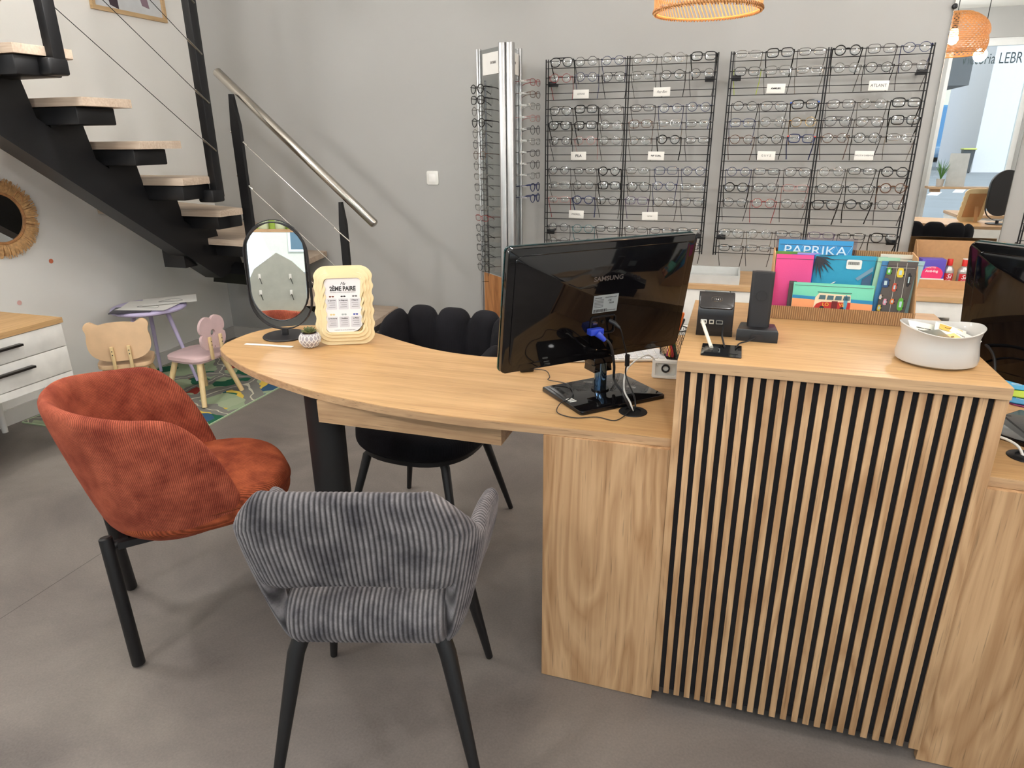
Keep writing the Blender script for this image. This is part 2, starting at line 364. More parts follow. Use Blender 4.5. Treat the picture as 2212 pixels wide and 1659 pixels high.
# ------------------------------------------------------------------ stair: steel box string, plate brackets, oak treads, cable rail
TRW = wood('tread_wood', (200, 182, 162), (170, 148, 128), 'X', .55, 1, .3, .15)
def stairs():
    st = thing('staircase', 'black steel quarter-turn staircase with pale wooden treads and cable railing against the walls', 'staircase', (-2.4, 3.7, 0))
    o = Vector((-2.4, 3.7, 0))
    P = lambda pts: [(x - o.x, y - o.y) for x, y in pts]
    S = lambda p: Vector(p) - o
    zt = lambda k: .867 + .18 * (k - 5)
    yc = {7: 2.906, 8: 2.675, 9: 2.41, 10: 2.15, 11: 1.89, 12: 1.63}
    polys = {1: [(-1.88, 4.09), (-1.86, 3.42), (-2.16, 3.40), (-2.2, 4.09)], 2: [(-2.15, 4.09), (-2.08, 3.42), (-2.40, 3.40), (-2.5, 4.09)],
             3: [(-2.42, 4.09), (-2.29, 3.42), (-2.60, 3.38), (-2.78, 4.09)], 4: [(-2.67, 4.09), (-2.52, 3.42), (-2.70, 3.36), (-2.76, 3.40), (-3.08, 4.09)],
             5: [(-2.95, 4.09), (-2.66, 3.40), (-2.68, 3.27), (-3.2, 3.32), (-3.55, 3.42), (-3.55, 4.09)], 6: [(-3.55, 3.62), (-2.68, 3.30), (-2.70, 3.14), (-3.55, 3.12)]}
    for k in range(1, 13):
        pl = polys.get(k) or [(-3.55, yc[k]), (-2.70, yc[k]), (-2.70, yc[k] + .26), (-2.74, yc[k] + .29), (-3.55, yc[k] + .30)]
        MB().prism(P(pl), zt(k) - .036, zt(k), bev=.003).ob('tread', TRW, st)
    # main string, box section running up toward the viewer
    lo = lambda y: .66 + .695 * (3.33 - y)
    prof = [(3.46, lo(3.36)), (3.36, lo(3.36) - .02), (1.5, lo(1.5)), (1.5, lo(1.5) + .19), (3.46, lo(3.46) + .19)]
    m = Matrix(((0, 0, 1, 0), (1, 0, 0, 0), (0, 1, 0, 0), (0, 0, 0, 1)))     # outline in yz
    Pq = lambda pts: [(y - o.y, z) for y, z in pts]
    MB().prism(Pq(prof), -3.07 - o.x, -2.95 - o.x, m).ob('stringer', BLKM, st)
    # lower string along the back wall
    b = MB(); b.tube([S((-3.05, 3.42, .65)), S((-2.75, 3.72, .56)), S((-1.98, 3.74, .04))], .07, 4)
    b.ob('stringer', BLKM, st)
    for k in range(5, 13):
        z1 = zt(k) - .036; y0 = yc.get(k, {5: 3.34, 6: 3.17}.get(k)) + .01; y1 = y0 + .2; xr = {7: -2.72, 10: -2.72}.get(k, -2.755)
        b = MB().span(-3.08 - o.x, xr - o.x, y0 - o.y, y1 - o.y, z1 - .075, z1 - .001, bev=.006)
        b.prism(Pq([(y0 + .03, z1 - .07), (y0 + .05, lo(y0) + .10), (y1 + .06, lo(y1) + .05), (y1, z1 - .07)]), -3.06 - o.x, -2.96 - o.x, m)
        b.ob('tread_bracket', BLKM, st)
    for k, (x, y) in {1: (-2.0, 3.74), 2: (-2.25, 3.74), 3: (-2.5, 3.74), 4: (-2.78, 3.74)}.items():
        MB().span(x - .09 - o.x, x + .09 - o.x, y - .12 - o.y, y + .12 - o.y, zt(k) - .10, zt(k) - .037).ob('tread_bracket', BLKM, st)
    MB().span(-3.13 - o.x, -2.98 - o.x, 3.12 - o.y, 3.24 - o.y, .72, .86).ob('tread_bracket', BLKM, st)
    # posts
    def post(x, y, z0, z1, w, d=.03, taper=.0):
        b = MB(); cx, cy = x - o.x, y - o.y
        if taper: b.prism([(-w / 2, z0), (w / 2, z0), (w / 2, z1 - taper), (w * .1, z1), (-w * .25, z1), (-w / 2, z1 - taper)], -d / 2, d / 2, TR(cx, cy, 0) @ XZ)
        else: b.box((cx, cy, (z0 + z1) / 2), (w, d, z1 - z0), bev=.003)
        return b.ob('post', BLKM, st)
    post(-2.685, 3.125, 1.12, 2.7, .045, .055); post(-2.685, 2.315, 1.665, 2.74, .045, .055)
    MB().span(-2.76 - o.x, -2.66 - o.x, 3.06 - o.y, 3.15 - o.y, 1.095, 1.16, bev=.01).ob('post_foot', BLKM, st)
    MB().span(-2.76 - o.x, -2.66 - o.x, 2.26 - o.y, 2.35 - o.y, 1.66, 1.725, bev=.01).ob('post_foot', BLKM, st)
    post(-2.68, 3.345, .58, 1.645, .058, .024, .16); post(-2.07, 3.36, .22, 1.085, .042, .024, .12)
    H0, H1 = Vector((-2.79, 3.38, 1.765)), Vector((-1.88, 3.38, .965)); dr = (H1 - H0).normalized()
    MB().tube([S(H0), S(H0 + dr * .006), S(H1 - dr * .012), S(H1 - dr * .004), S(H1)], [.021, .0255, .0255, .021, .010], 20).ob('handrail', STEEL, st)
    for t, zz in ((.125, 0), (.80, 0)):
        p = H0.lerp(H1, t); MB().tube([S(p - dr * .05 + Vector((0, 0, -.022))), S(p + dr * .05 + Vector((0, 0, -.022)))], .006, 8, flat=.6).ob('handrail_saddle', BLKM, st)
    for z0, z1 in ((1.43, .905), (1.195, .67), (.955, .43)):
        MB().tube([S((-2.69, 3.345, z0)), S((-2.07, 3.355, z1))],   .0016, 6).ob('cable', STEEL, st)
        for a, bb in (((-2.72, z0 + .025), (-2.63, z0 - .05)), ((-2.12, z1 + .042), (-2.03, z1 - .034))):
            MB().tube([S((a[0], 3.345, a[1])), S((bb[0], 3.352, bb[1]))], .0045, 8).ob('cable_fitting', STEEL, st)
    for z0 in (1.365, 1.60, 1.83, 2.06):
        zz = lambda y: z0 + .70 * (3.12 - y)
        MB().tube([S((-2.665, 3.125, zz(3.125))), S((-2.665, 1.6, zz(1.6)))], .0017, 6).ob('cable', BLKM, st)
        MB().tube([S((-2.662, 3.135, zz(3.135))), S((-2.662, 3.05, zz(3.05)))], .005, 8).ob('cable_fitting', STEEL, st)
stairs()

# ------------------------------------------------------------------ desks and counter
CX = .221      # the counter's middle: the right-hand desk mirrors the left one
FRONT = [(-1.600, 1.765), (-1.547, 1.72), (-1.429, 1.645), (-1.302, 1.582), (-1.146, 1.524), (-1.029, 1.490), (-.867, 1.460), (-.725, 1.445), (-.598, 1.441), (-.478, 1.446), (-.363, 1.452), (-.251, 1.457), (-.091, 1.464)]
BACK = [(-.091, 2.36), (-.25, 2.34), (-.40, 2.16), (-.55, 1.99), (-.677, 1.936), (-.797, 1.935), (-.924, 1.962), (-1.076, 2.028), (-1.19, 2.085), (-1.309, 2.118), (-1.427, 2.122), (-1.52, 2.098), (-1.591, 2.045), (-1.625, 1.975), (-1.632, 1.90), (-1.627, 1.82)]
def desk(side):
    mx = (lambda x: x) if side < 0 else (lambda x: 2 * CX - x)
    lab = 'curved oak desk with black oval leg left of the slatted counter' if side < 0 else 'matching oak desk right of the slatted counter, mostly out of frame'
    ox = mx(-.8); d = thing('desk', lab, 'desk', (ox, 1.75, 0))
    pf = catmull([(x, y, 0) for x, y in FRONT], 4); pb = catmull([(x, y, 0) for x, y in BACK], 4)
    pts = [(mx(p.x) - ox, p.y - 1.75) for p in pf + pb]
    if side > 0: pts = pts[::-1]
    MB().prism(pts, .728, .75, bev=.001).ob('tabletop', OAK, d)
    grow = []
    k = len(pts)
    for i in range(k):
        a, b = Vector(pts[i - 1]), Vector(pts[(i + 1) % k]); t = (b - a).normalized(); grow.append((pts[i][0] + t.y * .0012, pts[i][1] - t.x * .0012))
    MB().ring(grow, pts, .7285, .7488).ob('edge_band', OAKE, d)
    s = lambda x0, x1, y0, y1, z0, z1, n, m_: MB().span(mx(x0) - ox, mx(x1) - ox, y0 - 1.75, y1 - 1.75, z0, z1).ob(n, m_, d)
    s(-.392, -.091, 1.447, 1.466, .002, .7275, 'end_panel', OAKF)
    s(-1.052, -.515, 1.489, 1.492, .663, .7275, 'drawer_front', OAKE)
    s(-1.052, -.515, 1.4925, 1.86, .663, .7275, 'drawer_box', OAKE)
    lg = MB(); lg.prism([(mx(x) - ox, y - 1.75) for x, y in superell(.058, .042, 2, 32, -1.09, 1.575)], 0, .7275); lg.ob('leg', M('black_leg', (20, 19, 20), .6), d)
    return d
desk(-1); desk(1)
def counter():
    x0, x1, yf, yb, H = -.090, .532, 1.437, 2.035, .95
    c = thing('reception_counter', 'raised oak counter with a black and oak vertical slat front', 'counter', (CX, 1.73, 0))
    s = lambda a, b, cc, d_, e, f, n, m_, bev=0: MB().span(a - CX, b - CX, cc - 1.73, d_ - 1.73, e, f, bev=bev).ob(n, m_, c)
    s(x0, x1, yf - .006, yb, H - .0245, H, 'countertop', OAK, .0008)
    s(x0 + .0003, x1 - .0003, yf - .0075, yf - .006, H - .024, H - .0005, 'edge_band', OAKE)
    s(x0, x0 + .018, yf + .017, yb, .05, H - .025, 'side_panel', OAKF); s(x1 - .018, x1, yf + .017, yb, .05, H - .025, 'side_panel', OAKF)
    s(x0 + .018, x1 - .018, yb - .02, yb - .002, .05, H - .025, 'back_panel', WHT)
    s(x0 + .018, x1 - .018, yf + .007, yf + .03, .05, H - .0255, 'slat_backing', M('black_felt', (24, 21, 23), .95, bump=.5, bscale=900))
    s(x0 + .03, x1 - .03, yf + .06, yf + .075, 0, .05, 'plinth', BLK)
    n = 23; p0, pitch, g = -.0665, .0259, .0119
    edges = [x0] + [v for i in range(n) for v in (p0 + i * pitch - g / 2, p0 + i * pitch + g / 2)] + [x1]
    for i in range(0, len(edges), 2):
        s(edges[i], edges[i + 1], yf, yf + .0065, .040, H - .0265, 'slat', OAKF, .0006)
counter()

# ------------------------------------------------------------------ chairs
def upath(W, yb, R, yf, flare=0):
    """plan path of a bucket back: from the left front tip round the rear to the right front tip"""
    pts = []
    n = 60
    for i in range(n): t = i / n; pts.append(Vector((-W - flare * (1 - t) ** 1.5, yf + (yb + R - yf) * t, 0)))
    for i in range(n): a = PI / 2 * i / n; pts.append(Vector((-W + R - R * math.cos(a), yb + R - R * math.sin(a), 0)))
    m = [Vector((-W + R + 2 * (W - R) * i / n, yb, 0)) for i in range(n)]
    full = pts + m + [Vector((-p.x, p.y, 0)) for p in pts[::-1]] if W > R + 1e-4 else pts + [Vector((-p.x, p.y, 0)) for p in pts[::-1]]
    cum = [0]
    for a, b in zip(full, full[1:]): cum.append(cum[-1] + (b - a).length)
    return full, cum
def sample(path, s):
    full, cum = path; L = cum[-1]; s = min(max(s, 0), L); import bisect
    i = min(max(bisect.bisect_right(cum, s) - 1, 0), len(full) - 2)
    while cum[i + 1] - cum[i] < 1e-9 and i < len(full) - 2: i += 1
    p = full[i].lerp(full[i + 1], (s - cum[i]) / max(1e-9, cum[i + 1] - cum[i]))
    a, b = full[max(i - 2, 0)], full[min(i + 3, len(full) - 1)]
    t = (b - a).normalized(); return p, Vector((t.y, -t.x, 0))     # point, outward normal
def shell(path, top, bot, th, place, disp, ns, nv=30):
    """closed padded band swept along the path. place(p,n,z)->point on the outer face; disp(s,z) swells both faces"""
    L = path[1][-1]; mb = MB(); V = []
    for i in range(ns):
        s = L * i / (ns - 1); p, n = sample(path, s); z1, z0 = top(s), bot(s); ring = []
        e = min(1, min(s, L - s) / (th * .9)); e = math.sqrt(max(0, 1 - (1 - e) ** 2)) * .94 + .06
        h = max(.012, (z1 - z0)); r = min(th / 2, h / 2)
        for j in range(nv):
            a = 2 * PI * j / nv
            ca, sa = math.cos(a), math.sin(a)
            # rounded slab section: x across thickness, y along height
            qx = (th / 2) * abs(ca) ** .45 * (1 if ca >= 0 else -1) * e
            qz = (h / 2) * abs(sa) ** .62 * (1 if sa >= 0 else -1)
            # keep the rim round
            k = max(0, (abs(qz) - (h / 2 - r)) / r); qx *= math.sqrt(max(0, 1 - k * k)) if k > 0 else 1
            z = (z0 + z1) / 2 + qz
            d = disp(s, z) * (.35 + .65 * abs(ca)) * e
            off = -th / 2 + qx + (d if ca >= 0 else -d)
            q = place(p + n * off, z)
            if abs(sa) > .86: q = q + Vector((0, 0, d * .8 * (1 if sa > 0 else -1)))
            ring.append(mb.bm.verts.new(q))
        V.append(ring)
    for i in range(ns - 1):
        for j in range(nv):
            f = mb.bm.faces.new((V[i][j], V[i][(j + 1) % nv], V[i + 1][(j + 1) % nv], V[i + 1][j]))
            for l, (u, v) in zip(f.loops, ((i, j), (i, j + 1), (i + 1, j + 1), (i + 1, j))): l[mb.uv].uv = (L * u / (ns - 1) - L / 2, v / nv)
    mb.bm.faces.new(V[0]); mb.bm.faces.new(V[-1][::-1]); return mb
def smooth01(t): t = min(max(t, 0), 1); return t * t * (3 - 2 * t)
def cushion(W, yb, yf, z0, z1, p=3, r=.03, n=64, disp=None, crown=.012):
    mb = MB(); cy = (yb + yf) / 2; D = (yf - yb) / 2; prof = []
    for q in range(7): a = -PI / 2 + PI * q / 12; prof.append((1 - (1 - math.cos(a)) * r / W, z0 + r + r * math.sin(a)))
    for q in range(1, 7): a = PI / 2 * q / 6; prof.append((1 - (1 - math.cos(a)) * r / W, z1 - r + r * math.sin(a)))
    for q in (.8, .6, .35, .1): prof.append(((1 - r / W) * q, z1 + crown * (1 - q * q)))
    prof = [(.02, z0)] + prof
    ol = superell(1, 1, p, n)
    def f(rr, a, z):
        i = int(round(a / (2 * PI) * n)) % n; x, y = ol[i]; v = Vector((x * W * rr, cy + y * D * rr, z))
        return v
    mb.lathe(prof, n, fn=f); 
    for fc in mb.bm.faces:
        for l in fc.loops: l[mb.uv].uv = (l.vert.co.x, l.vert.co.y)
    return mb
BLEG = M('black_chair_leg', (15, 14, 16), .5)

def grey_chair():
    c = thing('armchair', 'grey wide-wale corduroy armchair with open lower back and black legs in the foreground', 'chair', (-.700, 1.17, 0), math.radians(16.4))
    per = .0102; mat = ribbed('grey_corduroy', (142, 137, 138), (90, 87, 91), per, strength=.15, mott=16, groove_shade=.32)
    path = upath(.252, -.20, .115, .13, .035); L = path[1][-1]; mid = L / 2
    def top(s):
        d = abs(s - mid)
        t = .798 - .125 * smooth01((d - .165) / .13) - .03 * smooth01((d - .30) / .2)
        e = mid - d                                   # distance from the arm tip
        return t - .17 * (1 - min(1, e / .075)) ** 2
    def bot(s):
        d = abs(s - mid); e = mid - d
        b = .572 - .012 * (d / .2) ** 2 - .172 * smooth01((d - .205) / .03)
        return b + .115 * (1 - smooth01(e / .20)) ** 1.2
    def place(p, z):
        k = min(1, max(0, (z - .39) / .31)); w = .76 + .29 * k ** .8; back = min(1, max(0, (.02 - p.y) / .2))
        nar = 1 - .10 * smooth01((z - .69) / .12) * back
        return Vector((p.x * w * nar, p.y * (1 if p.y > 0 else 1) - (z - .42) * .16 * back - .01 * 0, z))
    dsp = lambda s, z: .0034 * abs(math.sin(PI * (s - mid) / per)) ** .6 - .0016
    shell(path, top, bot, .042, place, dsp, int(L / per * 7), 34).ob('backrest', mat, c, angle=60)
    # seat: a ribbed roll across the width, section closed in yz
    mb = MB(); W = .166; nx = int(2 * W / per * 7); sec = []
    yb, yf, z0, z1 = -.19, .235, .398, .488
    core = [(yb + .045, z0), (yb + .012, z0 + .018), (yb - .004, z0 + .05), (yb + .004, z0 + .09), (yb + .035, z0 + .115), (yb + .09, z0 + .115), (-.02, z1 - .005), (.1, z1 + .004), (yf - .04, z1), (yf - .006, z1 - .028), (yf - .002, z0 + .04), (yf - .03, z0 + .004), (0, z0 - .002)]
    cm = [(v.x, v.y) for v in catmull([(a, b, 0) for a, b in core], 5, True)]; k = len(cm); cyy, czz = .0, .435
    def f(u, v):
        x = (u * 2 - 1) * W; y, z = cm[int(round(v * k)) % k]; d = .0033 * abs(math.sin(PI * x / per)) ** .6
        sh = 1 - .10 * max(0, (abs(x) / W - .86) / .14) ** 2; dy, dz = y - cyy, z - czz; ln = math.hypot(dy, dz)
        narrow = 1 - .10 * max(0, -y / .2)
        return Vector((x * (1 + .22 * smooth01((y + .1) / .15)), cyy + dy * sh + dy / ln * d, czz + dz * sh + dz / ln * d))
    V = mb.grid(f, nx, k, cv=True, uvs=(2 * W, 1))
    for fc in mb.bm.faces:
        for l in fc.loops: l[mb.uv].uv[0] -= W
    mb.bm.faces.new(V[0]); mb.bm.faces.new(V[-1][::-1]); mb.ob('seat', mat, c, angle=60)
    for sx in (-1, 1):
        MB().tube([(sx * .150, -.135, .40), (sx * .165, -.15, .36), (sx * .235, -.215, .004)], [.019, .019, .0105], 16).ob('leg', BLEG, c)
        MB().tube([(sx * .155, .14, .40), (sx * .17, .155, .36), (sx * .225, .24, .004)], [.018, .018, .010], 16).ob('leg', BLEG, c)
    return c
gc = grey_chair()
dup(gc, 'grey corduroy armchair at the right-hand desk, seen only in the wall mirror', (1.16, 1.12, 0), math.radians(-20))

def rust_chair():
    ang = math.atan2(.747, .665) - PI / 2
    c = thing('armchair', 'rust orange fine corduroy barrel armchair with black cylindrical legs', 'chair', (-1.50, 1.44, 0), ang)
    mat = ribbed('rust_corduroy', (194, 102, 76), (140, 62, 46), .0047, strength=.6, sheen=.5, mott=13, groove_shade=.5)
    path = upath(.275, -.275, .2749, .12, -.012); L = path[1][-1]; mid = L / 2
    def top(s):
        d = abs(s - mid); e = mid - d
        return .775 - .035 * smooth01((d - .1) / .3) - .30 * (1 - min(1, e / .20)) ** 2.6
    def bot(s):
        d = abs(s - mid); return .345 + .02 * smooth01((d - .25) / .3)
    def place(p, z):
        k = min(1, max(0, (z - .34) / .43)); w = .80 + .24 * k ** .8; belly = 1
        if z < .40: w *= 1 - .10 * ((.40 - z) / .06) ** 2
        return Vector((p.x * w, (p.y if p.y > 0 else p.y * w) - .045 * k * min(1, max(0, (.1 - p.y) / .3)), z))
    shell(path, top, bot, .05, place, lambda s, z: 0, 150, 40).ob('backrest', mat, c, angle=60)
    mat2 = ribbed('rust_corduroy_seat', (186, 96, 60), (132, 58, 36), .0047, strength=.5, sheen=.5, mott=13, groove_shade=.5)
    cu = cushion(.232, -.22, .285, .365, .468, 2.5, .035, 72)
    s = cu.ob('seat', mat2, c)
    ol = superell(.2325, .2535, 2.5, 72, 0, .0325)
    MB().tube([(x, y, .425) for x, y in ol], .0035, 6, closed=True).ob('seat_piping', mat2, s)
    fr = MB()
    for sx in (-1, 1): fr.box((sx * .125, 0, .352), (.03, .42, .02))
    for sy in (-1, 1): fr.box((0, sy * .19, .352), (.25, .03, .02))
    fr.ob('seat_frame', BLEG, c)
    for sx in (-1, 1):
        for sy in (-1, 1):
            y0 = -.235 if sy < 0 else .2; x0 = sx * .130
            a, b_ = Vector((x0, y0, .385)), Vector((sx * .205, -.222 if sy < 0 else .23, .004)); dr = (b_ - a).normalized()
            l = MB().tube([a, a + dr * .004, b_ - dr * .003, b_], [.013, .0175, .0175, .0155], 20)
            l.tube([(x0, y0, .352), (x0 * .9, y0 * .78, .352)], .013, 10); l.ob('leg', BLEG, c)
    return c
rust_chair()

def channel_chair():
    c = thing('armchair', 'black velvet channel-back armchair behind the desk', 'chair', (-1.0, 2.08, 0), math.radians(176))
    mat = ribbed('black_velvet', (30, 29, 34), (21, 20, 24), .004, strength=.05, sheen=.25, mott=9)
    path = upath(.275, -.22, .15, .06, -.02); L = path[1][-1]; mid = L / 2; nchan = 7; w = L / nchan
    def ph(s): return abs(((s - mid) / w + .5) % 1 - .5) * 2      # 0 in the middle of a channel, 1 in the seam
    def top(s):
        d = abs(s - mid); base = .80 - .10 * smooth01((d - .2) / .28); return base - .034 * ph(s) ** 4
    def bot(s): return .40
    def place(p, z):
        k = min(1, max(0, (z - .4) / .4)); return Vector((p.x * (.86 + .14 * k), p.y - .05 * k * min(1, max(0, (.05 - p.y) / .25)), z))
    shell(path, top, bot, .055, place, lambda s, z: .014 * (1 - ph(s) ** 3.2) - .006, nchan * 22, 30).ob('backrest', mat, c, angle=50)
    cushion(.235, -.2, .25, .375, .47, 2.6, .04, 64).ob('seat', mat, c)
    MB().prism(superell(.21, .21, 2.5, 40, 0, .02), .362, .378).ob('seat_frame', BLEG, c)
    for sx in (-1, 1):
        for sy in (-1, 1):
            MB().tube([(sx * .13, .02 + sy * .13, .372), (sx * .155, .02 + sy * .155, .35), (sx * .235, .02 + sy * .235, .003)], [.016, .0165, .0095], 14).ob('leg', BLEG, c)
    return c
cc = channel_chair()
dup(cc, 'black velvet channel-back armchair behind the right-hand desk, seen in the wall mirror', (1.45, 2.12, 0), math.radians(190))

# ------------------------------------------------------------------ kids' corner, dresser, mirror and picture on the left wall
def rug_mat():
    m, nt, b = newmat('play_rug'); N, L = nt.nodes, nt.links
    tc = N.new('ShaderNodeTexCoord')
    wn = N.new('ShaderNodeTexNoise'); wn.inputs['Scale'].default_value = 6; wn.inputs['Detail'].default_value = 2; L.new(tc.outputs['Object'], wn.inputs['Vector'])
    wa = N.new('ShaderNodeVectorMath'); wa.operation = 'MULTIPLY_ADD'; wa.inputs[1].default_value = (.16, .16, 0); L.new(wn.outputs['Color'], wa.inputs[0]); L.new(tc.outputs['Object'], wa.inputs[2])
    def vor(s, rnd=1):
        v = N.new('ShaderNodeTexVoronoi'); v.inputs['Scale'].default_value = s; v.inputs['Randomness'].default_value = rnd; L.new(wa.outputs[0], v.inputs['Vector']); return v
    def ramp(stops, src, const=True):
        r = N.new('ShaderNodeValToRGB'); r.color_ramp.interpolation = 'CONSTANT' if const else 'LINEAR'
        while len(r.color_ramp.elements) < len(stops): r.color_ramp.elements.new(.5)
        for e, (p, c) in zip(r.color_ramp.elements, stops): e.position = p; e.color = lin(c)
        L.new(src, r.inputs[0]); return r
    v = vor(9); patch = ramp([(0, (150, 165, 135)), (.30, (44, 98, 74)), (.46, (160, 172, 142)), (.58, (150, 60, 52)), (.64, (214, 184, 84)), (.70, (150, 165, 135)), (.82, (60, 92, 120)), (.88, (206, 140, 130)), (.93, (168, 178, 150))], v.outputs['Color'])
    dist = N.new('ShaderNodeTexVoronoi'); dist.feature = 'DISTANCE_TO_EDGE'; dist.inputs['Scale'].default_value = 2.6; L.new(wa.outputs[0], dist.inputs['Vector'])
    road = N.new('ShaderNodeMath'); road.operation = 'LESS_THAN'; road.inputs[1].default_value = .085; L.new(dist.outputs['Distance'], road.inputs[0])
    cen = N.new('ShaderNodeMath'); cen.operation = 'LESS_THAN'; cen.inputs[1].default_value = .008; L.new(dist.outputs['Distance'], cen.inputs[0])
    mx = N.new('ShaderNodeMix'); mx.data_type = 'RGBA'; L.new(road.outputs[0], mx.inputs[0]); L.new(patch.outputs[0], mx.inputs[6]); mx.inputs[7].default_value = lin((128, 126, 120))
    m2 = N.new('ShaderNodeMix'); m2.data_type = 'RGBA'; L.new(cen.outputs[0], m2.inputs[0]); L.new(mx.outputs[2], m2.inputs[6]); m2.inputs[7].default_value = lin((205, 200, 180))
    L.new(m2.outputs[2], b.inputs['Base Color']); b.inputs['Roughness'].default_value = .95; b.inputs['Specular IOR Level'].default_value = .1
    return m
def kids():
    r = thing('rug', 'colourful play rug printed with roads and animals on the floor', 'rug', (-3.02, 3.12, 0))
    MB().span(-.495, .495, -.76, .76, .0005, .006).ob('pile', rug_mat(), r)
    MB().ring(rrect(1.0, 1.53, .01), rrect(.985, 1.515, .006), .0005, .0068).ob('binding', M('rug_binding', (176, 196, 160), .9), r)
    LAV = M('lavender_paint', (198, 188, 222), .5)
    t = thing('kids_table', 'small round lavender kids table with splayed legs by the wall', 'table', (-3.285, 3.10, .009))
    MB().lathe([(.0, .452), (.195, .452), (.205, .458), (.207, .466), (.203, .474), (.195, .478), (0.0001, .478)], 48, caps=(False, False)).ob('tabletop', LAV, t)
    for a in (17, 137, 257):
        ca, sa = math.cos(math.radians(a)), math.sin(math.radians(a))
        MB().cyl((ca * .10, sa * .10, .453), (ca * .215, sa * .215, 0.001), .013, .009, 14).ob('leg', LAV, t)
    ph = .4875
    for i, (x, y, rz, lab, col) in enumerate(((-3.30, 3.13, .5, 'white drawing sheet at the bottom of the pile on the lavender table', PAPER), (-3.24, 3.06, .25, 'white sheet with a pencil drawing on the lavender table', PAPER), (-3.22, 3.20, .75, 'topmost white colouring sheet, nearest the stair on the lavender table', PAPER))):
        p = thing('paper_sheet', lab, 'paper', (x, y, ph + .0062 * i), rz, 'drawing sheets on the lavender table')
        sh = MB(); sh.grid(lambda u, v: Vector(((u - .5) * .297, (v - .5) * .21, .004 * (u * v) ** 2)), 10, 8); sh.ob('sheet', col, p)
        if i: MB().tube(catmull([(-.06, -.02, .0008), (0, .03, .0008), (.05, .01, .0008), (.07, -.04, .0012), (.02, -.05, .0008), (-.03, -.03, .0008)], 6, True), .0007, 4, closed=True).ob('drawing_line', INK, p)
    tb = thing('clipboard', 'dark clipboard under the papers at the front of the lavender table', 'clipboard', (-3.27, 2.97, .4885), .55)
    MB().box((0, 0, .0025), (.22, .155, .005), bev=.001).ob('board', M('slate_board', (66, 64, 74), .5), tb)
    BEI = M('beech_peach', (226, 190, 150), .55); LEGW = wood('beech_leg', (232, 206, 158), (216, 186, 134), 'Z', .5, 1, .2, .1); PNK = M('dusty_pink_paint', (220, 190, 190), .5)
    def kchair(kind, lab, x, y, rz):
        c = thing('kids_chair', lab, 'chair', (x, y, .009), rz)
        col = PNK if kind == 'flower' else BEI
        MB().prism(superell(.135, .13, 4, 40), .252, .272, bev=.004).ob('seat', col, c)
        MB().prism(superell(.12, .115, 4, 40), .236, .252).ob('seat_underframe', col, c)
        if kind == 'flower':
            ol = []
            for i in range(96):
                a = 2 * PI * i / 96; rr = .078 + .024 * abs(math.cos(2 * a)) ** .7 * 1.0
                rr = .072 + .034 * abs(math.cos(2 * (a + PI / 4) - PI / 2 + PI / 2)) ** .55
                ol.append((rr * math.cos(a), rr * math.sin(a)))
            inner = [(.018 * math.cos(2 * PI * i / 96), .018 * math.sin(2 * PI * i / 96)) for i in range(96)]
            MB().ring(ol, inner, -.008, .008, TR(0, -.125, .395) @ XZ).ob('backrest', col, c)
        else:
            ol = []
            for i in range(96):
                a = 2 * PI * i / 96; r0 = 1 / ((abs(math.cos(a)) / .15) ** 2.6 + (abs(math.sin(a)) / .105) ** 2.6) ** (1 / 2.6)
                for ea in (math.radians(38), math.radians(142)):
                    d = math.atan2(math.sin(a - ea), math.cos(a - ea)); ex, ey = .152 * math.cos(ea) * 1.0, .135 * math.sin(ea)
                    # ears: push the outline out to a small disc
                    b_ = ex * math.cos(a) + ey * math.sin(a); cc_ = ex * ex + ey * ey - .033 ** 2; ds = b_ * b_ - cc_
                    if ds > 0 and b_ > 0: r0 = max(r0, b_ + math.sqrt(ds))
                ol.append((r0 * math.cos(a), r0 * math.sin(a)))
            MB().prism(ol, -.008, .008, TR(0, -.125, .40) @ XZ, bev=.003).ob('backrest', col, c)
        for sx in (-1, 1):
            s = MB(); s.box((sx * .04, -.142, .315), (.018, .016, .13), bev=.005); o = s.ob('back_strut', LEGW, c)
            MB().tube([(sx * .04, -.1505, .355), (sx * .04, -.152, .355)], .003, 8).tube([(sx * .04, -.1505, .335), (sx * .04, -.152, .335)], .003, 8).ob('screw', INK, o)
            for sy in (-1, 1):
                MB().cyl((sx * .085, sy * .085, .238), (sx * .15, sy * .135, .001), .0165, .0135, 16).ob('leg', LEGW, c)
        return c
    kchair('flower', 'dusty pink kids chair with a flower-shaped back on the play rug', -2.84, 2.955, math.radians(88))
    kchair('bear', 'peach kids chair with a bear-ear back behind the rust armchair', -3.13, 2.74, math.radians(40))
kids()

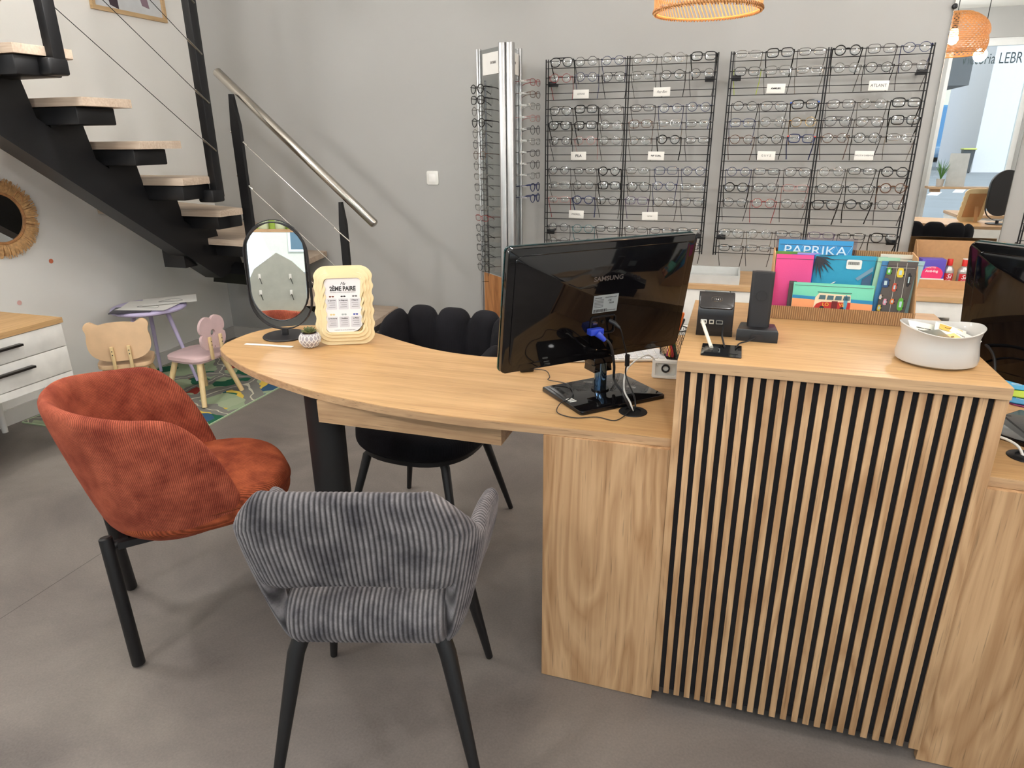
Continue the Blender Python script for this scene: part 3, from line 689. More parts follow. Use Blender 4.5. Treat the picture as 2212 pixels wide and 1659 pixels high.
def dresser():
    y1 = 2.28; y0 = 1.08; x0, x1 = -3.52, -2.95; zt_ = .638
    d = thing('dresser', 'white two-drawer dresser with an oak top on white legs at the left wall', 'dresser', ((x0 + x1) / 2, (y0 + y1) / 2, 0))
    ox, oy = (x0 + x1) / 2, (y0 + y1) / 2
    s = lambda a, b, c_, e, f, g, n, m_, p=d, bev=0: MB().span(a - ox, b - ox, c_ - oy, e - oy, f, g, bev=bev).ob(n, m_, p)
    s(x0, x1 + .004, y0, y1, zt_ - .024, zt_, 'top', wood('dresser_top', (206, 168, 118), (180, 140, 92), 'Y', .5, 1, .3))
    s(x0, x1 - .018, y0 + .01, y1 - .006, .345, zt_ - .0245, 'body', WHT)
    for i, (a, b) in enumerate(((.505, zt_ - .027), (.382, .501))):
        dr = s(x1 - .0175, x1, y0 + .012, y1 - .008, a, b, 'drawer', WHT, bev=.0015)
        for yy in (1.97, 1.35):
            h = MB(); h.span(x1 + .004 - ox, x1 + .030 - ox, yy - .085 - oy + i * .03, yy + .085 - oy + i * .03, b - .045, b - .035, bev=.001)
            for q in (-.07, .07): h.span(x1 - ox, x1 + .006 - ox, yy + q - .004 - oy + i * .03, yy + q + .004 - oy + i * .03, b - .045, b - .036)
            h.ob('drawer_handle', M('dark_steel', (58, 54, 52), .35, .8), dr)
    s(x1 - .02, x1, y0 + .012, y1 - .008, .345, .378, 'rail', WHT)
    for yy in (y0 + .06, y1 - .04):
        for xx in (x0 + .04, x1 - .06): MB().cyl((xx - ox, yy - oy, .001), (xx - ox, yy - oy, .344), .014, .022, 16).ob('leg', WHT, d)
    b = thing('box', 'small black box standing on the oak-topped dresser', 'box', (-3.36, 2.17, zt_))
    MB().box((0, 0, .037), (.11, .10, .074), bev=.004).ob('case', BLK, b)
    MB().box((0, 0, .0765), (.105, .095, .005), bev=.002).ob('lid', BLKM, b)
dresser()
def wall_left_things():
    m = thing('round_mirror', 'round wall mirror with a shaggy raffia fringe on the left wall', 'mirror', (XL + .001, 2.545, 1.045))
    RF = M('raffia', (206, 162, 110), .85, var=.25, vscale=60); RT = M('rattan_cane', (184, 132, 84), .6, var=.2, vscale=40)
    YZ = Matrix(((0, 0, 1, 0), (1, 0, 0, 0), (0, 1, 0, 0), (0, 0, 0, 1)))
    cir = lambda r, n=64: [(r * math.cos(2 * PI * i / n), r * math.sin(2 * PI * i / n)) for i in range(n)]
    MB().prism(cir(.125), .004, .010, YZ).ob('mirror_glass', MIR(), m)
    MB().ring(cir(.188), cir(.118), 0, .004, YZ).ob('backing', RT, m)
    for r in (.121, .127): MB().tube([(.013, r * math.cos(2 * PI * i / 64), r * math.sin(2 * PI * i / 64)) for i in range(64)], .0035, 6, closed=True).ob('cane_hoop', RT, m)
    rnd = random.Random(3); fr = MB()
    for i in range(760):
        a = rnd.uniform(0, 2 * PI); r1 = rnd.uniform(.172, .205); da = rnd.uniform(-.05, .05); h = rnd.uniform(.006, .022)
        p = [Vector((.008 + h * t * (1.6 - t), (.126 + (r1 - .126) * t) * math.cos(a + da * t), (.126 + (r1 - .126) * t) * math.sin(a + da * t))) for t in (0, .35, .7, 1)]
        w = Vector((0, -math.sin(a), math.cos(a))) * rnd.uniform(.0012, .0028); A = [fr.bm.verts.new(q - w) for q in p]; B = [fr.bm.verts.new(q + w) for q in p]
        for k in range(3): fr.bm.faces.new((A[k], B[k], B[k + 1], A[k + 1]))
    o = fr.ob('raffia_fringe', RF, m); o['kind'] = 'stuff'
    lp = MB()
    for q in (0, .006): lp.tube(catmull([(.024, .085, .095), (.028, .105 + q, .118 + q), (.026, .125 + q, .105), (.022, .128, .07)], 6), .002, 6)
    lp.ob('cane_loop', RT, m)
    for lab, y, z, c in (('small orange round sticker on the left wall above the kids table', 2.769, .792, (206, 116, 84)), ('small pale pink round sticker on the left wall above the dresser', 2.539, .610, (222, 178, 172))):
        t = thing('wall_sticker', lab, 'sticker', (XL + .0005, y, z)); MB().prism(cir(.0125, 28), 0, .0015, YZ).ob('disc', M('sticker_%d' % c[0] + '_tint', c, .7), t)
    p = thing('picture_frame', 'wood-framed picture with dark figures on the upper left wall', 'picture', (XL + .002, 3.63, 2.42))
    OKF = wood('frame_wood', (206, 176, 134), (186, 152, 108), 'Y', .5)
    MB().ring(rrect(.55, .62, .003), rrect(.505, .575, .002), 0, .02, YZ).ob('frame', OKF, p)
    MB().box((.004, 0, 0), (.004, .51, .58)).ob('mount', M('print_ground', (206, 208, 210), .6), p)
    PR = M('print_dark', (62, 48, 58), .6); PR2 = M('print_mauve', (136, 112, 124), .6)
    MB().prism([(-.14, -.27), (-.08, -.285), (-.09, 0), (-.16, .1), (-.19, 0)], .0062, .0068, YZ).ob('printed_shape', PR, p)
    MB().prism([(-.17, -.24), (-.142, -.25), (-.17, -.05), (-.20, 0)], .0062, .0068, YZ).ob('printed_shape', PR2, p)
    MB().prism([(.10, -.24), (.155, -.25), (.13, -.12), (.06, .02), (.05, -.04)], .0062, .0068, YZ).ob('printed_shape', PR2, p)
MIRM = []
def MIR():
    if not MIRM:
        m, nt, b = newmat('mirror_silvering'); b.inputs['Metallic'].default_value = 1; b.inputs['Roughness'].default_value = .005
        nz = nt.nodes.new('ShaderNodeTexNoise'); r = nt.nodes.new('ShaderNodeValToRGB'); r.color_ramp.elements[0].color = (.86, .88, .88, 1); r.color_ramp.elements[1].color = (.9, .92, .92, 1)
        nt.links.new(nz.outputs['Fac'], r.inputs[0]); nt.links.new(r.outputs[0], b.inputs['Base Color']); MIRM.append(m)
    return MIRM[0]
wall_left_things()
def light_switch():
    s = thing('light_switch', 'white square light switch on the grey wall', 'switch', (-1.848, YB, 1.176))
    MB().prism(rrect(.079, .082, .008), 0, .008, TR(0, 0, 0) @ XZ, bev=.002).ob('plate', WHT, s)
    MB().prism(rrect(.045, .045, .003), .008, .0105, XZ, bev=.001).ob('rocker', M('switch_white', (246, 244, 240), .3), s)
light_switch()

# ------------------------------------------------------------------ spectacles
LENS = clear('spectacle_lens', (246, 247, 247), .24, .09)
GC = {'k': ('black', M('frame_black', (20, 20, 22), .25)), 'd': ('dark grey', M('frame_dark_grey', (66, 64, 66), .3, .4)), 'g': ('grey metal', M('frame_grey_metal', (92, 88, 86), .3, .6)),
      's': ('silver', M('frame_silver', (190, 188, 184), .2, .9)), 'c': ('clear', clear('frame_clear', (188, 188, 184), .5, .15)), 'b': ('navy', M('frame_navy', (40, 50, 92), .3)),
      'r': ('red', M('frame_red', (150, 42, 40), .3)), 't': ('tortoise', M('frame_tortoise', (92, 58, 36), .3, 0, .5, 120)), 'e': ('teal', M('frame_teal', (52, 116, 120), .3, .3)),
      'p': ('rose', M('frame_rose', (190, 140, 136), .3, .3)), 'y': ('gold', M('frame_gold', (176, 146, 92), .25, .9)), 'v': ('purple', M('frame_purple', (84, 62, 104), .3))}
GS = {'o': 'round', 'q': 'square', 'a': 'aviator', 'n': 'panto', 'x': 'hexagonal', 'l': 'rectangular'}
CORAL = M('hinge_coral', (226, 92, 84), .4); BLUE = M('hinge_blue', (50, 96, 190), .4); LIME = M('temple_lime', (186, 206, 60), .4)
def rim_outline(st, n=28):
    out = []
    for i in range(n):
        a = 2 * PI * i / n; c, s = math.cos(a), math.sin(a)
        if st == 'o': x, z = .0232 * c, .0225 * s
        elif st == 'n': x, z = .0245 * c * (1 - .10 * max(0, -s)), (.0205 if s > 0 else .0235) * s
        elif st == 'q': e = 3.6; x = .0262 * abs(c) ** (2 / e) * (1 if c > 0 else -1); z = .0200 * abs(s) ** (2 / e) * (1 if s > 0 else -1); x *= 1 - .08 * max(0, -s)
        elif st == 'l': e = 3.2; x = .0268 * abs(c) ** (2 / e) * (1 if c > 0 else -1); z = .0165 * abs(s) ** (2 / e) * (1 if s > 0 else -1); x *= 1 - .10 * max(0, -s)
        elif st == 'a': e = 2.6; x = .0268 * abs(c) ** (2 / e) * (1 if c > 0 else -1); z = (.0195 if s > 0 else .026) * abs(s) ** (2 / e) * (1 if s > 0 else -1); x = x * (1 - .16 * max(0, -s)) + .002 * max(0, -s)
        else:
            k = 8; aa = (a + PI / k) % (2 * PI / k) - PI / k; rr = .0245 / math.cos(aa) * .985; x, z = rr * c, rr * s * .92
        out.append((x, z))
    return out
GMESH = {}
def gl_meshes(st, thick, mode):
    """meshes for one spectacle model: front, lens, left and right temple. Origin at the bridge, front faces -y"""
    key = (st, thick, mode)
    if key in GMESH: return GMESH[key]
    r = .0027 if thick else .0015; cxx = .0335; ol = rim_outline(st); fr = MB()
    for sx in (-1, 1): fr.tube([(sx * (cxx + x), -.001 * (1 if thick else 0) + abs(x + cxx) ** 2 * 1.2, z) for x, z in ol], r, 5, closed=True)
    bz = .006 if st != 'a' else .004
    inx = cxx - max(x for x, z in ol) * .97
    fr.tube([(-inx, .0005, bz), (-inx * .45, -.001, bz + .003), (inx * .45, -.001, bz + .003), (inx, .0005, bz)], r * 1.1, 5)
    if st == 'a': fr.tube([(-cxx * .75, .0005, .0185), (0, -.0005, .0180), (cxx * .75, .0005, .0185)], r, 5)
    ex = cxx + .0262
    for sx in (-1, 1): fr.tube([(sx * (ex - .002), .004, .009), (sx * (ex + .004), .005, .010), (sx * (ex + .0065), .009, .010)], r * 1.25, 5)
    ln = MB(); rings = []
    for q in (1, .66, .33): ln_r = [ln.bm.verts.new((x * .97 * q, .0002 - .0032 * (1 - q * q), z * .97 * q)) for x, z in ol]; rings.append(ln_r)
    for A, B in zip(rings, rings[1:]):
        for j in range(len(ol)): ln.bm.faces.new((A[j], A[(j + 1) % len(ol)], B[(j + 1) % len(ol)], B[j]))
    ln.bm.faces.new(rings[-1])
    tm = []
    for sx in (-1, 1):
        t = MB(); X = sx * (ex + .0065)
        if mode == 'hang': pts = [(X, .009, .010), (X, .014, .004), (X - sx * .003, .050, -.040), (X - sx * .008, .068, -.072), (X - sx * .012, .078, -.100)]
        else: pts = [(X, .009, .010), (X, .03, .008), (X - sx * .002, .085, .004), (X - sx * .006, .11, -.006), (X - sx * .012, .135, -.022)]
        t.tube(catmull(pts, 3), [r * .9 + .0005] * 3 * (len(pts) - 1) + [r * 1.3], 5); tm.append(t.mesh('temple'))
    GMESH[key] = (fr.mesh('front_frame'), ln.mesh('lens', angle=90), tm[0], tm[1]); return GMESH[key]
PROTO = {}
def glasses(code, lab, loc, rot, group, mode='hang', tip=None, hinge=None):
    st, col, thick = code[0], code[1], len(code) > 2
    key = (code, mode, id(tip), id(hinge))
    if key not in PROTO:
        f, l, t0, t1 = gl_meshes(st, thick, mode); mat = GC[col][1]
        root = bpy.data.objects.new('eyeglasses', None); root.empty_display_size = .02
        kids_ = []
        def ch(n, me, m, x=0):
            o = bpy.data.objects.new(n, me); 
            if not me.materials: me.materials.append(m)
            o.material_slots[0].link = 'OBJECT'; o.material_slots[0].material = m
            o.location.x = x; kids_.append(o); return o
        ch('front_frame', f, mat); ch('lens', l, LENS, -.0335); ch('lens', l, LENS, .0335)
        ch('temple', t0, tip or mat); ch('temple', t1, tip or mat)
        if hinge:
            h = MB()
            for sx in (-1, 1): h.box((sx * .064, .006, .010), (.011, .010, .006), bev=.001)
            ch('hinge_block', h.mesh('hinge_block'), hinge)
        PROTO[key] = (root, kids_)
    root, kids_ = PROTO[key]
    r = root.copy(); C.objects.link(r); r.location = loc; r.rotation_euler = rot
    r['label'] = lab; r['category'] = 'glasses'; r['group'] = group
    for k in kids_: c = k.copy(); C.objects.link(c); c.parent = r
    return r
ORD = ['first', 'second', 'third', 'fourth', 'fifth', 'sixth']
ROW = ['top', 'second', 'third', 'fourth', 'fifth', 'sixth', 'seventh', 'eighth', 'ninth', 'lowest']
def gname(code): return ('thick ' if len(code) > 2 else 'thin ') + GC[code[1]][0] + ' ' + GS[code[0]]
RUNG0, DZ = 1.800, .0808
LV = [0, 1, 3, 4, 5, 7, 8, 9, 11, 12]
RACK1 = ['akT xd nb nc os qkT', 'or ob ak qc nk og', 'ak qkT og ld nb ob', 'akT qkT oc qt ls lc', 'od op oc nc nkT ld',
         'nd lg nkT lc qb nb', 'ls og qkT ak nb lc', 'lp nbT nk qv ng ad', 'od xe lk lg ld lk', 'og nd lg ls ld lk']
RACK2 = ['ls qkT lg okT qd nb', 'qk qc ls oc nk og', 'nk ad qkT qd oc qkT', 'qb xc oy ad ag qkT', 'nt nk qbT nt xk ls',
         'ob ld ad oc lk xkT', 'xkT nd lp nk nk otT', 'nd xr ng akT nkT od', 'ac oc ld lv lk akT', 'lk ld lk lg ld lk']
def rack(xa, xb, xm, rows, which, cards, hidden=None, yy=3.98):
    rk = thing('wall_rack', 'black wire eyewear rack, ' + which + ' on the grey wall', 'rack', ((xa + xb) / 2, yy, .8)); ox, oz = (xa + xb) / 2, .8
    zb, ztp = RUNG0 - 12 * DZ - .048, RUNG0 + .012
    for x in (xa, xm, xb):
        o = MB()
        for q in ((0, 0), (.012, .004)) if x != xb else ((0, 0), (-.012, .004)): o.tube([(x + q[0] - ox, q[1], zb - oz), (x + q[0] - ox, q[1], ztp - oz)], .0036, 8)
        o.ob('upright', BLKM, rk)
    for k in range(13):
        z = RUNG0 - k * DZ
        for dz in (0, -.034): MB().tube([(xa - ox, -.004, z + dz - oz), (xb - ox, -.004, z + dz - oz)], .0021, 6).ob('rung', BLKM, rk)
    for x in (xa + .035, xb - .035):
        for z in (RUNG0 - DZ - .032, RUNG0 - 11 * DZ - .03):
            MB().box((x - ox, .004, z - oz), (.046, .014, .026), bev=.002).tube([(x - ox, .008, z - oz), (x - ox, YB - yy, z - oz)], .007, 8).ob('wall_bracket', BLKM, rk)
    rnd = random.Random(int(xa * 1000))
    cw = [(xa, xm), (xm, xb)]
    for ri, row in enumerate(rows):
        z = RUNG0 - LV[ri] * DZ
        for ci, code in enumerate(row.split()):
            if hidden and (ri, ci) in hidden: continue
            a, b = cw[ci // 3]; w = (b - a - .016) / 3; x = a + .014 + w * (ci % 3 + .5) + rnd.uniform(-.005, .005)
            tip = hinge = None; extra = ''
            if which.startswith('left') and (ri, ci) in ((1, 0), (7, 0)): tip = GC['r'][1]; extra = ' with red temples'
            if which.startswith('right'):
                if (ri, ci) == (1, 0): tip = LIME; extra = ' with lime temples'
                if (ri, ci) == (2, 2): hinge = BLUE; extra = ' with blue hinges'
                if (ri, ci) == (4, 2): hinge = CORAL; extra = ' with coral hinges'
            glasses(code, gname(code) + ' glasses' + extra + ', ' + ORD[ci] + ' in ' + ROW[ri] + ' row, ' + which.split(' ')[0] + ' rack',
                    (x, yy - .0095, z - .004 + rnd.uniform(-.002, .003)), (math.radians(rnd.uniform(-9, -3)), rnd.uniform(-.03, .03), rnd.uniform(-.05, .05)), 'spectacles on the wall racks', tip=tip, hinge=hinge)
    for ci_, (x, k, txt, kw) in enumerate(cards):
        c = thing('brand_card', 'small white ' + ('lettered card' if ci_ != 1 or which[0] == 'r' else 'card in slanted script') + ', ' + ['upper left', 'upper right', 'middle left', 'middle right', 'lower left', 'lower right'][ci_] + ' on the ' + which.split(' ')[0] + ' rack', 'card', (x, yy - .009, RUNG0 - k * DZ - .006), (0, rnd.uniform(-.03, .03), 0), 'white cards on the racks')
        MB().box((0, 0, 0), (.088, .0012, .044), bev=.0003).ob('card_face', PAPER, c)
        text(txt, kw.get('s', .016), M('card_ink', (60, 58, 60), .7), c, (0, -.0009, 0), sx=kw.get('sx', 1), space=kw.get('sp', 1), bold=kw.get('b', 0), shear=kw.get('sh', 0))
rack(-1.080, -.165, -.631, RACK1, 'left of the two', [(-.878, 2, 'LEINNE', dict(s=.013)), (-.44, 2, 'Ray-Ban', dict(s=.016, sh=.4)), (-.884, 6, 'FILA', dict(s=.019, b=.0006)), (-.45, 6, 'RIP CURL', dict(s=.011, b=.0004, sx=1.2)),
      (-.889, 10, 'MOREL', dict(s=.014, sx=1.2)), (-.464, 10, 'tartine', dict(s=.010))], {(8, 5), (9, 2), (9, 3), (9, 4), (9, 5)} - {(9, 5), (8, 5)})
rack(-.102, .814, .354, RACK2, 'right of the two', [(.13, 2, '.OAKLEY.', dict(s=.009, b=.0008, sx=1.3)), (.60, 2, 'ATLANT', dict(s=.019)), (.12, 6, 'G U Y Z', dict(s=.014)), (.585, 6, 'DOLCE & GABBANA', dict(s=.0105, sx=.9))],
     {(9, 2), (9, 3), (9, 4), (9, 5)})
rk3 = rack(1.335, 2.25, 1.79, [], 'beyond the wall mirror', [])

NTH = 'first second third fourth fifth sixth seventh eighth ninth tenth eleventh twelfth thirteenth fourteenth fifteenth sixteenth seventeenth eighteenth nineteenth'.split()
def tower():
    """free-standing column: three aluminium posts carry clear panels, spectacles clip to both faces"""
    t = thing('display_column', 'tall aluminium and acrylic eyewear display column on a wooden base', 'display', (-1.23, 3.72, 0))
    ALU = M('anodised_aluminium', (176, 176, 176), .32, .85); ACR = clear('acrylic_sheet', (226, 228, 228), .10, .03)
    F, Lp, Rp = Vector((-1.185, 3.60)), Vector((-1.41, 3.80)), Vector((-1.20, 3.86)); o = Vector((-1.23, 3.72)); H = 1.86
    def post(p, w):
        b = MB()
        for dx in (-.5, .5): b.prism(superell(w / 2, w * .6, 4, 20, p.x - o.x + dx * w * 1.02, p.y - o.y), .02, H, bev=.002)
        return b.ob('post', ALU, t)
    post(F, .040); post(Lp, .014); post(Rp, .016)
    for a, b, nm in ((Lp, F, 'l'), (F, Rp, 'r')):
        d = (b - a); A, B = a - o, b - o; n = Vector((-d.y, d.x)).normalized() * .0015
        MB().prism([(A.x - n.x, A.y - n.y), (B.x - n.x, B.y - n.y), (B.x + n.x, B.y + n.y), (A.x + n.x, A.y + n.y)], .66, H - .01).ob('acrylic_panel', ACR, t)
        n *= 2.2; q0, q1 = A.lerp(B, .16), A.lerp(B, .92)
        hd = MB().prism([(q0.x - n.x, q0.y - n.y), (q1.x - n.x, q1.y - n.y), (q1.x + n.x, q1.y + n.y), (q0.x + n.x, q0.y + n.y)], H - .135, H - .03).ob('header_card', PAPER, t)
        n /= 2.2; m_ = A.lerp(B, .55); off = Vector((-n.x, -n.y)) * 2.6 if nm == 'l' else Vector((-n.x, -n.y)) * 2.6
        off = Vector((d.y, -d.x)).normalized() * .0045
        text('RAYBAN', .019, INK, hd, (m_.x + off.x, m_.y + off.y, H - .08), (PI / 2, 0, math.atan2(d.y, d.x)), sx=.8)
        MB().prism([(A.x - n.x, A.y - n.y), (B.x - n.x, B.y - n.y), (B.x + n.x, B.y + n.y), (A.x + n.x, A.y + n.y)], .04, .655).ob('base_panel', wood('rosewood', (190, 132, 82), (150, 96, 54), 'Z', .4, 1.2, 1), t)
    MB().prism([(Lp.x - o.x, Lp.y - o.y), (F.x - o.x, F.y - o.y), (Rp.x - o.x, Rp.y - o.y)], 0, .03).ob('foot_plate', ALU, t)
    # peg strip on the left face
    A, B = Lp - o, F - o; pl = A.lerp(B, .22)
    pg = MB(); n = Vector((-(B - A).y, (B - A).x)).normalized()
    for k in range(19): pg.tube([(pl.x, pl.y, 1.66 - k * .0585), (pl.x - .045 * n.x * -1 * 0 + (-.03), pl.y - .03, 1.664 - k * .0585)], .003, 6)
    pg.tube([(pl.x, pl.y, .64), (pl.x, pl.y, 1.70)], .006, 8); pg.ob('peg_strip', clear('peg_plastic', (214, 214, 214), .2, .1), t)
    codes = 'nkT qkT og nkT ng od ot oc ls ng lc ls lr nd ok qk nk ok'.split()
    for k, code in enumerate(codes):
        z = 1.660 - k * .0570
        glasses(code, gname(code) + ' glasses, ' + NTH[k] + ' down on left of display column', (-1.405 + .0008 * k, 3.745, z), (0, 0, math.radians(-34)), 'spectacles on the display column', 'flat')
    codes = 'lr lt ls lp od ls ld nd ls nbT nbT'.split(); TAG = M('hang_tag', (240, 240, 236), .5)
    for k, code in enumerate(codes):
        z = 1.690 - k * .0605
        g = glasses(code, gname(code) + ' glasses, ' + NTH[k] + ' down on right of display column', (-1.105, 3.86, z), (0, 0, math.radians(80)), 'spectacles on the display column', 'flat')
        MB().box((-.066, .045, .006), (.003, .044, .010), bev=.001).ob('price_tag', TAG, g)
tower()

# ------------------------------------------------------------------ back wall: drawer cabinet, mirror
def back_cabinet():
    x0, x1, y0 = -.62, 1.90, 3.625
    mats = wood('cabinet_top', (214, 178, 132), (190, 148, 104), 'X', .45, 1, .3)
    w = thing('cabinet_worktop', 'long oak worktop on the white drawer cabinets under the racks', 'worktop', ((x0 + x1) / 2, 3.86, .655))
    MB().span(-(x1 - x0) / 2, (x1 - x0) / 2, y0 - 3.86, YB - .016 - 3.86, 0, .025).ob('board', mats, w)
    n = 4; wd = (x1 - x0) / n
    for i in range(n):
        a = x0 + i * wd
        lab = ['beside the display column', 'hidden mostly by the monitor', 'behind the phone and pouch box', 'under the wall mirror'][i]
        c = thing('drawer_cabinet', 'white drawer cabinet with bar handles under the oak worktop, ' + lab, 'cabinet', (a + wd / 2, 3.86, 0), group='white drawer cabinets')
        MB().span(-wd / 2 + .001, wd / 2 - .001, y0 + .03 - 3.86, YB - .016 - 3.86, .0, .6545).ob('carcass', WHT, c)
        for k in range(3):
            z1 = .652 - k * .195; z0 = z1 - .192
            d = MB().span(-wd / 2 + .003, wd / 2 - .003, y0 + .010 - 3.86, y0 + .0295 - 3.86, z0, z1, bev=.0015).ob('drawer', WHT, c)
            h = MB().span(-.055, .055, y0 - .018 - 3.86, y0 - .010 - 3.86, z1 - .085, z1 - .065, bev=.001)
            for q in (-.045, .045): h.span(q - .005, q + .005, y0 - .012 - 3.86, y0 + .0105 - 3.86, z1 - .08, z1 - .07)
            h.ob('handle', STEEL, d)
    t = thing('display_tray', 'pale grey low display tray on the oak worktop under the racks', 'tray', (-.12, 3.80, .6805))
    GT = M('grey_felt', (196, 198, 196), .8)
    MB().span(-.17, .17, -.14, .14, 0, .006).ob('base', GT, t)
    b = MB()
    for q in (-.135, .135): b.span(-.17, .17, q - .005, q + .005, .006, .045)
    for q in (-.165, .165): b.span(q - .005, q + .005, -.13, .13, .006, .045)
    b.ob('rim', GT, t)
back_cabinet()
def wall_mirror():
    m = thing('wall_mirror', 'tall frameless wall mirror reflecting the shop window and street', 'mirror', (1.089, YB, 1.5))
    MB().span(-.2, .2, -.008, -.001, -.78, 1.2).ob('mirror_glass', MIR(), m)
    MB().ring(rrect(.402, 1.982, .002), rrect(.398, 1.978, .001), .001, .0085, TR(0, 0, .21) @ XZ).ob('polished_edge', STEEL, m)
    MB().lathe([(.0001, 0), (.010, 0), (.0125, .004), (.0125, .010), (.009, .016), (.0001, .018)], 20, TR(-.2, -.008, .475) @ XZ, (False, False)).ob('fixing_button', BLKM, m)
wall_mirror()

# ------------------------------------------------------------------ monitors
GLOSS = M('gloss_black', (12, 11, 13), .05, 0, .03, spec=.55); TEAL = clear('teal_acrylic', (70, 170, 175), .35, .05)
def monitor(side):
    mxs = 1 if side < 0 else -1
    bx, by = (-.297, 1.700) if side < 0 else (2 * CX + .297, 1.700)
    lab = 'glossy black flat monitor seen from behind on the curved left desk' if side < 0 else 'glossy black monitor seen from behind at the right edge, on the right desk'
    yaw = math.atan2(.387, .396) * mxs
    m = thing('monitor', lab, 'monitor', (bx, by, .751), yaw)
    # local: x along the width, -y side is the back (towards the viewer)
    W, Hh = .555, .322; tilt = rotm(math.radians(9.5), 0, 0)
    T = TR(-.012 * mxs, .046, .098) @ tilt           # panel frame, origin at the lower edge's middle
    def pz(b): return b
    ol = rrect(W, Hh, .012, 5, 0, Hh / 2)
    MB().prism(ol, 0, .018, T @ XZ, bev=.003).ob('rear_shell', GLOSS, m)
    MB().prism(rrect(W - .04, Hh - .036, .016, 5, 0, Hh / 2), .018, .0205, T @ XZ, bev=.0018).ob('rear_panel', GLOSS, m)
    MB().ring(rrect(W + .0035, Hh + .0035, .013, 5, 0, Hh / 2), rrect(W - .001, Hh - .001, .012, 5, 0, Hh / 2), -.003, .0015, T @ XZ).ob('edge_trim', TEAL, m)
    MB().prism(rrect(W - .03, Hh - .03, .003, 3, 0, Hh / 2), -.0015, 0, T @ XZ).ob('screen', M('screen_black', (8, 8, 10), .15), m)
    SIL = M('badge_silver', (110, 106, 106), .3, .6)
    text('SAMSUNG', .017, SIL, m, tuple(T @ Vector((.010, -.0212, .226))), (PI / 2 + math.radians(9.5), 0, 0), 'brand_lettering', sx=1.15, bold=.0004)
    # connector bay with rating label
    lb = MB().box((0, 0, 0), (.075, .0008, .048), T @ TR(.010, -.0212, .158)).ob('rating_label', M('label_grey', (150, 158, 160), .4, .2), m)
    Lm = T @ TR(.010, -.0212, .158)
    def onl(x, z): return tuple(Lm @ Vector((x, -.0008, z)))
    for k, (s_, x, z, sz) in enumerate((('SAMSUNG', -.024, .017, .0045), ('COLOR DISPLAY UNIT', .014, .017, .0035), ('CE', .012, .008, .008), ('HDMI', .018, .001, .006), ('MADE IN SLOVAKIA', .020, -.019, .003))):
        text(s_, sz, INK, lb, onl(x, z), (PI / 2 + math.radians(9.5), 0, 0))
    q = MB(); rr = random.Random(5); x = -.034
    while x < .008: w = rr.uniform(.0005, .0018); q.box((x, 0, -.018), (w, .0004, .008), Lm @ TR(0, -.0006, 0)); x += w + rr.uniform(.0006, .0016)
    for z in (.012, .008, .004, 0, -.004, -.008): q.box((-.021, 0, z), (.028, .0004, .0009), Lm @ TR(0, -.0006, 0))
    q.ob('barcode', INK, lb)
    MB().ring(rrect(.078, .052, .008, 4, .010, .098), rrect(.072, .046, .006, 4, .010, .098), .0205, .024, T @ XZ).box((-.004, -.0215, .098), (.001, .001, .046), T).ob('port_bay', M('bay_black', (30, 29, 31), .3), m)
    MB().prism(rrect(.014, .006, .002, 3, -.014, .106), .0205, .023, T @ XZ).ob('hdmi_port', STEEL, m)
    MB().tube([tuple(T @ Vector((.010, -.0205, .106))), tuple(T @ Vector((.010, -.024, .106)))], .004, 12).ob('audio_port', BLKM, m)
    # neck, chrome column and slab foot
    MB().prism([(-.028, .006), (.028, .006), (.024, .034), (-.024, .034)], 0, .05, TR(.0, .05, .058) @ Matrix(((1, 0, 0, 0), (0, 0, -1, 0), (0, 1, 0, 0), (0, 0, 0, 1))) , bev=.002).span(-.03, .03, -.0, .05, .082, .104, bev=.004).ob('neck_joint', GLOSS, m)
    MB().prism(superell(.016, .014, 2.6, 28, 0, .012), .012, .088).ob('chrome_column', M('chrome_blue', (96, 130, 168), .08, 1), m)
    MB().prism(superell(.024, .022, 2.2, 28, 0, .012), .0105, .015).ob('column_collar', GLOSS, m)
    MB().prism(rrect(.262, .205, .008, 4), 0, .0102, bev=.002).ob('foot', GLOSS, m)
    r = MB()
    for k in range(3): r.prism(rrect(.020, .0055, .0024, 4, -.112 * mxs + k * .0, -.02 + k * .0095 - .012), .0102, .0112)
    r.ob('foot_stickers', WHT, m)
    return m
mon = monitor(-1); monitor(1)
def cable(name, lab, pts, r, mat, closed=False, n=8, cat='cable'):
    P = catmull(pts, n); c0 = P[0]
    c = thing(name, lab, cat, tuple(c0))
    MB().tube([p - c0 for p in P], r, 8).ob('cord', mat, c); return c
